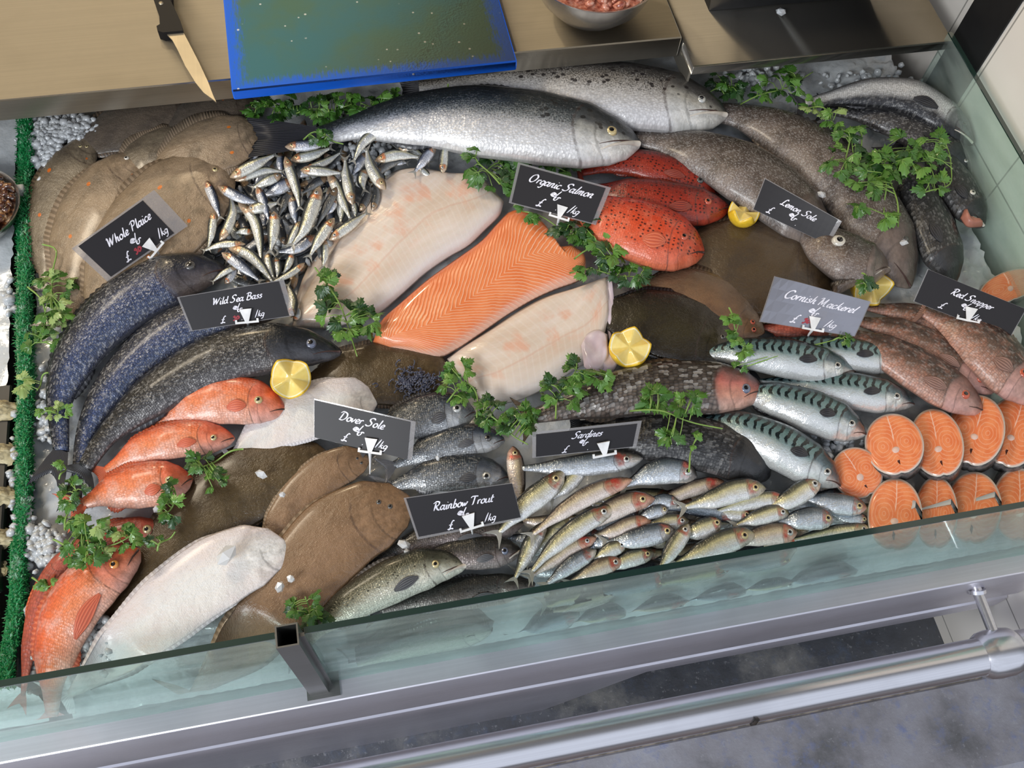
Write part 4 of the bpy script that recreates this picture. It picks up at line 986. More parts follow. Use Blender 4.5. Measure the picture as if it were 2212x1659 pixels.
# ---------------------------------------------------------------- big round fish
E1 = (.905, .30, .13)
fish('atlantic_salmon', 'salmon_pale', 'salmon', [(905, 192), (1050, 178), (1200, 194), (1350, 208), (1450, 222), (1530, 240), (1570, 250)], 66, .026, 1,
     'speckled whole salmon half under the worktop, behind the front salmon', 'salmon', fin='grey', eye=(.905, .22, .14), iris='silver', mouth='lip', rings=60, segs=28, dors=True, tail=.9, pect=False)
fish('atlantic_salmon', 'salmon', 'salmon', [(690, 294), (800, 268), (950, 256), (1100, 268), (1230, 287), (1330, 303), (1382, 312)], 73, .040, 1,
     'large silver salmon in front, nose pointing right above the Organic Salmon sign', 'salmon', fin='black', eye=(.905, .16, .15), iris='gold', mouth='lip', rings=60, segs=28, pect=False, tail=1.9, tspread=.62, notch=.15, taildir=(1, -.02))
fish('cod', 'cod', 'salmon', [(1520, 240), (1600, 252), (1690, 290), (1780, 350), (1850, 420), (1920, 520), (1965, 620)], 66, .014, 1,
     'brown cod like fish lying behind the parsley, head under the Red Snapper sign', 'cod', fin='brown', eye=(.86, .35, .11), iris='dark', rings=56, segs=24, dors='spiny', pect=False)
fish('cod', 'cod', 'salmon', [(1372, 296), (1450, 312), (1550, 345), (1650, 400), (1730, 465), (1790, 520)], 62, .026, 1,
     'brown mottled fish lying between the salmon noses and the Lemon Sole sign', 'cod', fin='brown', eye=None, mouth=False, rings=56, segs=24, dors=True, tail=.5, pect=False)
hk = fish('hake', 'cod_dark', 'long', [(1710, 478), (1765, 520), (1825, 556), (1875, 574), (1916, 582)], 50, .034, 1,
     'dark fish head with a big eye and a lemon star in its open mouth', 'hake', fin='brown', eye=(.47, .28, .27), iris='white', rings=48, segs=24, tail=0, dors=False, pect=False, mouth='lip')
# the dropped lower jaw
slab('lower_jaw', [(1795, 610), (1830, 606), (1870, 594), (1916, 580)], [(1802, 640), (1835, 622), (1875, 604), (1924, 586)], .050, .010, M['cod_dark'], parent=hk, nu=20, nv=8)
fish('coley', 'coley', 'bass', [(1738, 226), (1820, 208), (1900, 202), (1975, 216), (2045, 258), (2100, 312)], 36, .036, 1,
     'dark backed fish with a shiny silver flank, topmost in the right corner', 'coley', fin='black', eye=(.90, .3, .12), iris='dark', mouth='lip', tail=.8)
fish('coley', 'bass_dark', 'bass', [(1790, 236), (1860, 244), (1930, 262), (2000, 296), (2060, 345), (2095, 400)], 36, .018, 1,
     'dark fish curving beneath the silver flanked fish in the right corner', 'coley', fin='black', eye=(.88, .3, .12), iris='silver', tail=.8)
fish('coley', 'black', 'bass', [(1975, 300), (2030, 350), (2070, 410), (2100, 455), (2124, 490)], 38, .022, 1,
     'dark fish with an open pink mouth beside the right glass pane', 'coley', fin='black', eye=(.72, .25, .16), iris='white', mouth='lip', tail=.6)
slab('mouth_lining', [(2082, 452), (2096, 470), (2118, 478)], [(2076, 470), (2092, 488), (2122, 488)], .045, .008, pl('pink_mouth', (.42, .17, .12), .35), nu=12, nv=8, parent=bpy.data.objects['coley.002'])
fish('coley', 'black', 'bass', [(1935, 330), (1970, 400), (2005, 470), (2035, 540), (2062, 610)], 46, .016, 1,
     'long black fish running down behind the Red Snapper sign', 'coley', fin='black', eye=None, mouth=False, tail=.7)
# wild sea bass
G = 'wild sea bass on the left'
fish('sea_bass', 'bass', 'bass', [(132, 975), (128, 865), (165, 770), (240, 682), (330, 622), (420, 590), (492, 586)], 58, .022, 1,
     'sea bass nearest the green grass, its eye beside the tiny fish', 'sea bass', G, fin='black', eye=(.875, .22, .19), iris='dark', rings=56, segs=26, tail=1.5, tspread=.75, taildir=(.38, -.92), dors='spiny', pect=False)
fish('sea_bass', 'bass', 'bass', [(168, 1030), (188, 925), (243, 832), (330, 745), (430, 692), (530, 672), (625, 668)], 46, .026, 1,
     'middle sea bass with its head under the Wild Sea Bass sign', 'sea bass', G, fin='black', eye=None, mouth=False, rings=56, segs=26, tail=1.7, tspread=.6, taildir=(.25, -.97), dors=True, pect=False)
fish('sea_bass', 'bass_dark', 'bass', [(182, 1012), (232, 940), (322, 862), (430, 796), (545, 758), (650, 752), (735, 762)], 56, .030, 1,
     'sea bass nearest the red fish, its head pointing at the parsley', 'sea bass', G, fin='black', eye=(.905, .25, .20), iris='blue', rings=56, segs=26, tail=.6, dors='spiny', pect=False)
# red fish
G = 'red snappers down the left side'
fish('red_snapper', 'redfish_dark', 'snap', [(50, 1500), (62, 1410), (88, 1300), (128, 1222), (185, 1172)], 24, .020, 1, 'slim orange red fish against the grass, mostly hidden at lower left', 'red snapper', G, fin='red', eye=None, mouth=False, tail=1.6, taildir=(.35, -.94))
fish('red_snapper', 'redfish_dark', 'snap', [(130, 1205), (200, 1172), (275, 1150), (352, 1137)], 32, .016, 1, 'duller red fish with its head poking out below the parsley', 'red snapper', G, fin='red', eye=(.86, .0, .30), iris='gold', tail=.8)
fish('red_snapper', 'redfish', 'snap', [(330, 920), (395, 886), (470, 868), (545, 868), (614, 886)], 50, .028, 1, 'uppermost red snapper, its nose under the lemon half', 'red snapper', G, fin='red', eye=(.82, .12, .17), iris='gold', tail=.8, dors='spiny', lean=.1)
fish('red_snapper', 'redfish', 'snap', [(228, 1018), (300, 975), (390, 950), (460, 946), (505, 948)], 40, .030, 1, 'slender red snapper, second from the top of the red fish', 'red snapper', G, fin='red', eye=(.86, .02, .17), iris='gold', tail=.9, dors='spiny')
fish('red_snapper', 'redfish', 'snap', [(180, 1088), (235, 1066), (300, 1052), (360, 1042), (414, 1036)], 50, .030, 1, 'plump red snapper with a pink white belly, third from the top', 'red snapper', G, fin='red', eye=(.82, .08, .17), iris='gold', tail=1.0, dors='spiny')
fish('red_snapper', 'redfish', 'snap', [(112, 1540), (116, 1440), (146, 1340), (205, 1258), (300, 1190)], 62, .030, 1, 'large orange red snapper in the bottom left corner', 'red snapper', G, fin='red', eye=(.86, .08, .16), iris='orange', rings=48, segs=24, tail=.9, dors='spiny', pect=(.70, -.45, .30))
# spotted groupers
G = 'spotted red groupers'
fish('spotted_grouper', 'grouper_dark', 'snap', [(1255, 372), (1345, 352), (1430, 368), (1500, 394), (1552, 425)], 34, .020, 1, 'uppermost spotted red grouper, just under the brown fish', 'grouper', G, fin='darkred', eye=(.84, .1, .22), iris='dark', tail=.5)
fish('spotted_grouper', 'grouper_dark', 'snap', [(1262, 408), (1370, 425), (1450, 440), (1530, 450), (1574, 450)], 44, .028, 1, 'middle spotted red grouper, nose touching the lemon piece', 'grouper', G, fin='darkred', eye=(.84, .22, .18), iris='red', tail=.5)
fish('spotted_grouper', 'grouper', 'snap', [(1215, 448), (1300, 475), (1390, 506), (1462, 530), (1518, 549)], 66, .034, 1, 'bright spotted grouper in front, right of the Organic Salmon sign', 'grouper', G, fin='red', eye=(.84, .22, .13), iris='red', tail=0, rings=48, segs=24)
# mullet and dark fish
fish('dark_fish', 'black', 'blunt', [(1250, 925), (1370, 942), (1490, 955), (1590, 985), (1657, 1032)], 56, .022, 1, 'blunt black blue fish lying behind the Sardines sign', 'fish', fin='black', eye=None, mouth=False, rings=48, segs=24, tail=.6, dors=False, pect=False)
fish('grey_mullet', 'mullet', 'mull', [(1150, 900), (1270, 868), (1390, 844), (1500, 838), (1590, 844), (1646, 850)], 58, .032, 1, 'dark scaly mullet with a red face, under the parsley', 'mullet', fin='brown', eye=(.915, .05, .17), iris='blue', rings=56, segs=26, tail=.6, pect=False)
# mackerel
G = 'mackerel on the right'
MK = dict(fin='black', pect=(.745, .12, .10), iris='silver', rings=48, segs=22, tail=.8)
fish('mackerel', 'mackerel', 'mack', [(1620, 742), (1700, 748), (1780, 758), (1870, 772), (1964, 788)], 34, .026, 1, 'rearmost mackerel, nose poking out over the snappers', 'mackerel', G, eye=(.86, .1, .22), **MK)
fish('mackerel', 'mackerel', 'mack', [(1480, 765), (1590, 762), (1690, 773), (1780, 791), (1849, 804)], 40, .034, 1, 'mackerel directly below the Cornish Mackerel sign', 'mackerel', G, eye=(.87, .12, .19), **MK)
fish('mackerel', 'mackerel', 'mack', [(1640, 822), (1740, 832), (1840, 845), (1915, 858), (1974, 874)], 38, .026, 1, 'mackerel in the middle of the five, nose at the steaks', 'mackerel', G, eye=(.86, .12, .2), **MK)
fish('mackerel', 'mackerel', 'mack', [(1560, 838), (1670, 862), (1750, 888), (1815, 914), (1870, 940)], 44, .030, 1, 'fourth mackerel down, its back behind the red faced mullet', 'mackerel', G, eye=(.87, .15, .18), **MK)
fish('mackerel', 'mackerel', 'mack', [(1470, 905), (1590, 925), (1685, 966), (1760, 1010), (1814, 1050)], 48, .028, 1, 'lowest mackerel with the boldest back stripes, above the sardines', 'mackerel', G, eye=(.89, .1, .17), **MK)
# pink brown snappers at right
G = 'pinkish snappers on the right'
fish('pink_snapper', 'pinksnap', 'snap', [(1870, 662), (1960, 680), (2060, 726), (2130, 790), (2160, 830)], 34, .018, 1, 'rearmost slim pinkish snapper, mostly hidden below the Red Snapper sign', 'snapper', G, fin='pink', eye=None, tail=.4)
fish('pink_snapper', 'pinksnap', 'snap', [(1840, 690), (1940, 716), (2030, 764), (2095, 812), (2144, 848)], 36, .026, 1, 'pinkish snapper second from the front, its eye beside the front one', 'snapper', G, fin='pink', eye=(.88, .1, .22), iris='red', tail=.4)
fish('pink_snapper', 'pinksnap', 'snap', [(1815, 712), (1905, 757), (1990, 806), (2060, 850), (2120, 888)], 46, .034, 1, 'frontmost pinkish snapper, its nose over the salmon steaks', 'snapper', G, fin='pink', eye=(.85, .12, .2), iris='red', tail=.4, rings=48, segs=24)
fish('pink_snapper', 'pinksnap', 'snap', [(1995, 670), (2070, 710), (2145, 770), (2205, 830), (2235, 870)], 56, .034, 1, 'large pinkish snapper under the Red Snapper sign at the right edge', 'snapper', G, fin='pink', eye=(.80, .12, .19), iris='red', tail=.3, rings=48, segs=24)
fish('pink_snapper', 'redfish_dark', 'snap', [(1640, 705), (1690, 712), (1740, 716), (1790, 722)], 20, .020, 1, 'small red fish glimpsed below the Cornish Mackerel sign', 'fish', fin='darkred', eye=None, tail=.4, mouth=False)
# bream
G = 'small sea bream in the middle'
fish('sea_bream', 'bream', 'bream', [(800, 945), (870, 915), (950, 893), (1024, 893)], 46, .026, 1, 'silver sea bream right of the Dover Sole sign, eye showing', 'sea bream', G, fin='grey', eye=(.84, .18, .20), iris='silver', dors='spiny')
fish('sea_bream', 'bream', 'bream', [(850, 1005), (930, 972), (1010, 950), (1088, 952)], 34, .030, 1, 'dark blue bream in the middle, below the silver one', 'sea bream', G, fin='grey', eye=(.86, .12, .22), iris='dark', dors='spiny')
fish('sea_bream', 'bream', 'bream', [(845, 1050), (920, 1030), (1010, 1022), (1097, 1032)], 40, .028, 1, 'sea bream just above the Rainbow Trout sign', 'sea bream', G, fin='grey', eye=(.82, -.1, .22), iris='silver', dors='spiny')
# trout
G = 'rainbow trout at the front'
fish('rainbow_trout', 'trout_dark', 'bass', [(800, 1225), (880, 1180), (960, 1155), (1050, 1148), (1130, 1130)], 34, .016, 1, 'dusky trout showing below the Rainbow Trout sign', 'trout', G, fin='grey', eye=None, mouth=False)
fish('rainbow_trout', 'trout_dark', 'bass', [(820, 1318), (930, 1292), (1050, 1276), (1155, 1262)], 36, .012, 1, 'lowest trout, dark, along the top of the front glass', 'trout', G, fin='grey', eye=None, mouth=False)
fish('rainbow_trout', 'trout_dark', 'bass', [(890, 1215), (970, 1200), (1050, 1194), (1127, 1190)], 36, .022, 1, 'dark trout with a pinkish gill right of the shiny trout', 'trout', G, fin='grey', eye=(.84, .12, .22), iris='blue', mouth='lip')
fish('rainbow_trout', 'trout', 'bass', [(640, 1390), (765, 1300), (870, 1245), (940, 1224), (1006, 1222)], 48, .030, 1, 'shiny pale bellied trout in front of the Rainbow Trout sign', 'trout', G, fin='grey', eye=(.84, .2, .17), iris='gold', rings=48, segs=24, mouth='lip')

fish('rainbow_trout', 'trout', 'bass', [(770, 1420), (860, 1392), (960, 1368), (1060, 1345)], 34, .0, 1, 'pale trout pressed against the inside of the front glass right of the post', 'trout', G, fin='grey', eye=(.84, .1, .22), iris='dark', pect=False)
# ---------------------------------------------------------------- flatfish
G = 'plaice in the top left corner'
FL = dict(mouth=False, dors=False)
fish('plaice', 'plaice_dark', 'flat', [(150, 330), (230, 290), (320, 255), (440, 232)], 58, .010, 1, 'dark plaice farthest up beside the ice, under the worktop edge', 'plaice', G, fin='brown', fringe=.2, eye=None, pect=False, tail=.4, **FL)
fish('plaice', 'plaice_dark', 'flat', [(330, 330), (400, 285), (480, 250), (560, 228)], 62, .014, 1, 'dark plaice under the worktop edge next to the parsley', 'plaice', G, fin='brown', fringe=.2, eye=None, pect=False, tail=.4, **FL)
fish('plaice', 'plaice', 'flat', [(95, 615), (105, 505), (135, 405), (172, 338), (200, 295)], 60, .012, 1, 'leftmost plaice, mottled brown, beside the ice and the grass strip', 'plaice', G, fin='brown', fringe=.16, eye=[(.90, .2, .06), (.92, -.15, .06)], iris='gold', pect=False, tail=.4, **FL)
fish('plaice', 'plaice', 'round', [(262, 385), (300, 350), (350, 325), (420, 300)], 48, .018, 1, 'plaice with a scalloped fin edge, wedged between two others', 'plaice', G, fin='tan', fringe=.3, eye=None, pect=False, tail=0, **FL)
fish('plaice', 'plaice_tan', 'round', [(340, 372), (390, 345), (450, 318), (510, 300), (560, 285)], 60, .026, 1, 'rounded plaice with a ribbed fin and orange spots above the tiny fish', 'plaice', G, fin='tan', fringe=.30, eye=None, pect=False, tail=0, **FL)
fish('plaice', 'plaice_tan', 'flat', [(140, 690), (165, 590), (195, 490), (245, 405), (300, 330)], 82, .018, 1, 'light tan plaice with white patches on its raised head', 'plaice', G, fin='tan', fringe=.16, eye=[(.93, .3, .07), (.95, -.2, .07)], iris='white', pect=False, tail=.4, **FL)
fish('plaice', 'plaice_tan', 'round', [(215, 690), (260, 590), (330, 495), (410, 420), (500, 372)], 104, .024, 1, 'largest plaice, orange spotted, under the Whole Plaice sign', 'plaice', G, fin='tan', fringe=.14, eye=[(.93, .2, .06)], iris='gold', pect=False, tail=0, **FL)
G = 'sole at the lower left'
fish('brill', 'sole_brown', 'sole', [(668, 815), (740, 806), (820, 806), (900, 806), (966, 804)], 74, .018, 1, 'dark brown flatfish with a frilly blue black edge, under the fillets', 'flatfish', fin='brown', fringe=.10, eye=None, pect=False, tail=0, **FL)
fish('dover_sole', 'sole_white', 'sole', [(500, 985), (580, 930), (660, 892), (740, 872), (812, 866)], 60, .024, 1, 'white belly up sole behind the Dover Sole sign', 'sole', G, fin='white', fringe=.10, eye=None, pect=False, tail=.3, rings=48, **FL)
fish('dover_sole', 'sole_brown', 'sole', [(200, 1400), (330, 1235), (450, 1110), (560, 1035), (720, 1000)], 84, .018, 1, 'large dark brown sole lying beneath the paler ones', 'sole', G, fin='brown', fringe=.10, eye=None, pect=False, tail=.4, rings=48, **FL)
fish('dover_sole', 'sole_tan', 'sole', [(560, 1190), (620, 1100), (675, 1045), (730, 1010), (795, 992)], 44, .026, 1, 'narrow light brown sole wedged behind the Dover Sole sign pin', 'sole', G, fin='tan', fringe=.10, eye=[(.93, .15, .07), (.95, -.25, .07)], iris='dark', pect=False, tail=.4, **FL)
fish('dover_sole', 'sole_tan', 'sole', [(415, 1500), (530, 1385), (645, 1250), (740, 1150), (885, 1082)], 90, .030, 1, 'large light brown sole with its face by the Rainbow Trout sign', 'sole', G, fin='tan', fringe=.09, eye=[(.90, .25, .06), (.93, -.0, .06)], iris='dark', pect=False, tail=.4, rings=48, **FL)
fish('dover_sole', 'sole_white', 'sole', [(150, 1500), (265, 1400), (385, 1295), (490, 1225), (616, 1178)], 80, .038, 1, 'white belly up sole in front with an ice lump on it', 'sole', G, fin='white', fringe=.09, eye=None, pect=False, tail=.5, rings=48, **FL)
G = 'flatfish on the right'
fish('turbot', 'turbot', 'round', [(1490, 525), (1560, 548), (1640, 575), (1720, 588), (1800, 580)], 104, .022, 1, 'big brown flatfish with a ribbed fin below the Lemon Sole sign', 'flatfish', G, fin='brown', fringe=.20, eye=None, pect=False, tail=0, rings=48, **FL)
fish('lemon_sole', 'lemonsole', 'flat', [(1370, 625), (1440, 628), (1520, 648), (1590, 690), (1648, 718)], 64, .030, 1, 'reddish brown lemon sole above the black olive flatfish', 'flatfish', G, fin='brown', fringe=.12, eye=[(.90, .2, .09), (.93, -.2, .09)], iris='red', pect=False, tail=0, **FL)
fish('flounder', 'olive', 'round', [(1300, 680), (1370, 686), (1450, 704), (1520, 728), (1585, 748)], 74, .034, 1, 'shiny black olive flatfish right of the white fillet and lemon', 'flatfish', G, fin='black', fringe=.08, eye=[(.9, .15, .08)], iris='dark', pect=False, tail=0, **FL)
# frill on the brill
b = MB(); R = random.Random(5)
for _ in range(95):
    x, y = R.gauss(892, 22), R.gauss(822, 13); p = on(x, y, .034); a = R.uniform(0, 6.28); P_ = []
    for q in range(7): P_.append(p+Vector((math.cos(a+q*.5)*q*.0013, math.sin(a+q*.6)*q*.0012, .0014*math.sin(q*1.3)+.001)))
    b.tube(P_, .0010, 5)
b.build('frilly_edge', pl('blue_black_frill', (.05, .055, .09), .25, coat=.6), bpy.data.objects['brill'])

# ---------------------------------------------------------------- heaps of small fish
def dirword(p):
    (x0, y0), (x1, y1) = p[-2], p[-1]; a = math.degrees(math.atan2(-(y1-y0), x1-x0)) % 360
    return ['right', 'up right', 'up', 'up left', 'left', 'down left', 'down', 'down right'][int((a+22.5)//45) % 8]
def unique(items, noun):
    """items: [obj, pts, zone]; every label tells one fish from the rest"""
    by = {}
    for o, p, z in items: by.setdefault((z, dirword(p)), []).append((o, p))
    od = {1: [''], 2: ['upper ', 'lower '], 3: ['top ', 'middle ', 'bottom '], 4: ['top ', 'second highest ', 'third highest ', 'bottom ']}
    for (z, d), L in by.items():
        L.sort(key=lambda t: sum(q[1] for q in t[1])/len(t[1]))
        for i, (o, p) in enumerate(L):
            w_ = od.get(len(L), [f'{x} from top ' for x in ('first', 'second', 'third', 'fourth', 'fifth', 'sixth', 'seventh', 'eighth')])[i]
            o['label'] = f'{w_}{noun} with head {d}, {z}'
def heap(L, name, zones, noun, cat, group, prof, fins, rings, segs):
    it = []
    for i, (mat, lev, W, *pts) in enumerate(L):
        cx_ = sum(p[0] for p in pts)/len(pts); cy_ = sum(p[1] for p in pts)/len(pts)
        side = 1 if pts[-1][0] >= pts[0][0] else -1
        eye = (.86, .15, .28) if '!' not in mat else None
        if '-' in mat: side = -side
        mat = mat.replace('!', '').replace('-', '')
        o = fish(name, mat, prof, pts, W, lev, side, 'x', cat, group, fin=fins, eye=eye, iris=('silver', 'gold')[i % 2], rings=rings, segs=segs,
                 tail=.95, notch=.6, dors=False, pect=False, mouth=False)
        it.append((o, pts, min(zones, key=lambda z: (z[0]-cx_)**2+(z[1]-cy_)**2)[2]))
    unique(it, noun)
s, b_, d_ = 'sprat', 'sprat_blue', 'sprat_dark'
SPR = [
 (b_+'!', .040, 11, (475, 470), (462, 430), (443, 388)), (b_, .044, 12, (560, 440), (515, 425), (471, 402)), (s+'!', .032, 12, (497, 420), (502, 455), (492, 490), (474, 520)),
 (s, .036, 10, (449, 537), (457, 500), (461, 456)), (b_+'!', .028, 10, (424, 547), (433, 512), (446, 478)), (s+'!', .034, 13, (564, 567), (560, 512), (546, 468), (514, 436)),
 (s, .044, 12, (600, 438), (567, 447), (534, 453)), (b_+'!', .046, 11, (581, 476), (571, 440), (555, 403)), (s, .042, 14, (584, 543), (590, 500), (592, 456)),
 (b_+'!', .028, 15, (568, 424), (600, 407), (634, 392)), (d_, .024, 11, (602, 468), (613, 440), (630, 408)), (b_, .030, 12, (640, 485), (636, 455), (631, 424)),
 (d_, .028, 9, (607, 470), (609, 500), (614, 528)), (s, .028, 11, (618, 535), (634, 508), (649, 478)), (s, .044, 17, (632, 529), (656, 496), (674, 450), (691, 402)),
 (b_+'!', .026, 12, (600, 544), (642, 536), (684, 508)), (s+'!', .036, 8, (440, 542), (478, 528), (530, 527)), (b_, .044, 12, (561, 607), (532, 582), (506, 563), (479, 546)),
 (s+'!', .034, 13, (590, 610), (562, 572), (532, 547), (492, 534)), (s+'!', .036, 7, (459, 609), (482, 590), (514, 574)), (b_, .034, 9, (512, 576), (502, 594), (486, 613)),
 (s+'!', .030, 10, (592, 602), (582, 575), (577, 545)), (s+'!', .034, 8, (588, 609), (626, 592), (658, 568)), (s, .026, 9, (598, 602), (601, 582), (596, 556)),
 (s+'!', .024, 9, (612, 590), (622, 572), (632, 548)), (s+'!', .024, 8, (508, 503), (524, 499), (544, 502)), (d_+'!', .020, 9, (520, 462), (524, 480), (534, 500)),
 (s, .046, 12, (647, 449), (641, 410), (627, 368), (616, 338)), (d_, .040, 10, (682, 492), (700, 456), (728, 403)), (s+'!', .034, 13, (757, 473), (740, 432), (722, 394), (707, 376)),
 (s, .048, 13, (746, 343), (749, 380), (756, 415), (762, 442)), (d_, .028, 10, (800, 398), (792, 428), (777, 456)), (d_, .036, 9, (807, 392), (813, 420), (805, 455)),
 (s, .044, 13, (669, 553), (690, 515), (722, 471)), (s, .040, 12, (792, 460), (752, 489), (711, 518)), (s+'!', .036, 9, (697, 578), (702, 548), (700, 516)),
 (b_, .036, 10, (703, 464), (714, 450), (724, 430)), (s+'!', .028, 11, (736, 482), (738, 455), (730, 424)), (s+'!', .026, 9, (768, 470), (766, 450), (760, 434)),
 (s, .042, 13, (594, 334), (551, 355), (497, 383)), (s, .034, 10, (612, 371), (567, 369), (508, 390)), (b_, .050, 12, (717, 303), (672, 313), (616, 317)),
 (b_+'!', .030, 9, (612, 384), (606, 358), (606, 326)), (s, .036, 12, (714, 320), (672, 335), (628, 345)), (s+'!', .032, 9, (737, 329), (702, 350), (654, 369)),
 (s, .044, 11, (738, 374), (697, 370), (649, 367)), (s, .036, 11, (546, 406), (575, 392), (608, 378)), (b_+'!', .024, 6, (543, 348), (552, 336), (562, 321)),
 (d_+'!', .026, 10, (652, 418), (682, 396), (708, 383)), (s+'!', .050, 12, (764, 348), (786, 305), (836, 275)), (s+'!', .048, 12, (902, 306), (866, 298), (833, 289)),
 (s+'!', .054, 12, (938, 315), (902, 281), (848, 262)), (s, .048, 12, (932, 319), (896, 311), (861, 322)), (s, .044, 12, (907, 340), (860, 334), (810, 347)),
 (d_, .040, 10, (872, 346), (840, 355), (807, 377)), (s, .050, 14, (792, 322), (800, 355), (815, 385), (833, 409)), (b_+'!', .036, 11, (760, 380), (775, 355), (794, 330)),
 (b_+'!', .048, 12, (895, 372), (916, 345), (940, 316)), (s, .052, 11, (962, 305), (958, 340), (956, 374)), (s+'!', .036, 10, (927, 352), (896, 328), (868, 321)),
 (b_, .034, 8, (880, 352), (866, 349), (850, 352)), (s+'!', .038, 7, (933, 384), (917, 371), (903, 360)), (s+'!', .032, 12, (787, 412), (781, 390), (790, 366)),
 (b_+'!', .034, 7, (972, 322), (988, 322), (1004, 327)), (s+'!', .036, 7, (1072, 368), (1090, 348), (1113, 329)), (s+'!', .034, 6, (1058, 376), (1068, 371), (1080, 366)),
 (s, .032, 12, (622, 616), (633, 650), (628, 686)), (s+'!', .026, 8, (640, 660), (643, 676), (636, 694)), (s+'!', .034, 7, (1062, 332), (1075, 323), (1090, 318)),
]
heap(SPR, 'sprat', [(450, 500, 'left edge of the heap by the plaice'), (500, 390, 'upper left of the heap'), (505, 575, 'beside the nearest sea bass head'), (590, 460, 'middle of the heap'),
 (600, 560, 'above the Wild Sea Bass sign'), (690, 460, 'right of the middle of the heap'), (690, 540, 'heap edge by the white fillet'), (660, 340, 'top of the heap below the salmon tail'),
 (780, 430, 'against the end of the white fillet'), (790, 340, 'upper right part of the heap'), (870, 290, 'arched against the salmon flank'), (880, 340, 'far right of the heap'), (950, 345, 'below the lone parsley stem'),
 (1070, 345, 'in the parsley under the front salmon'), (630, 660, 'right of the Wild Sea Bass sign'), (560, 380, 'second row at upper left of heap')],
 'tiny silver sprat', 'sprat', 'heap of tiny silver sprats', 'sprat', 'silver', 20, 12)
R9 = random.Random(21)
def buried(name, mat, prof, n, box, W, lev, lab, cat, group, L_, rings, segs, ok=lambda x, y: True):
    i = 0
    while i < n:
        x, y = R9.uniform(box[0], box[2]), R9.uniform(box[1], box[3])
        if not ok(x, y): continue
        a = R9.uniform(0, 6.28) if cat == 'sprat' else R9.uniform(-.5, .2)+.0; dx, dy = math.cos(a)*L_/2, math.sin(a)*L_/2
        q = R9.uniform(-6, 6)
        fish(name, mat[i % len(mat)], prof, [(x-dx, y-dy), (x+q, y+q), (x+dx, y+dy)], W, lev+R9.uniform(-.004, .006), R9.choice((1, -1)) if cat == 'sprat' else 1, lab, cat, group, fin='silver', rings=rings, segs=segs,
             eye=None, tail=.9, notch=.6, dors=False, pect=False, mouth=False); i += 1
buried('sprat', ['sprat', 'sprat_dark', 'sprat_dark', 'sprat_blue'], 'sprat', 75, (440, 290, 900, 610), 12, .012, 'tiny sprat mostly buried under the others of the heap', 'sprat', 'buried sprats at the bottom of the heap', 105, 14, 10,
       lambda x, y: (y > 345 or x > 600) and not (x > 830 and y > 345) and not (x > 740 and y > 470) and not (x < 500 and y > 540) and not (x < 520 and y < 380) and x+y*.9 < 1190)
s, b_, p_ = 'sardine', 'sardine_blue', 'sardine_pink'
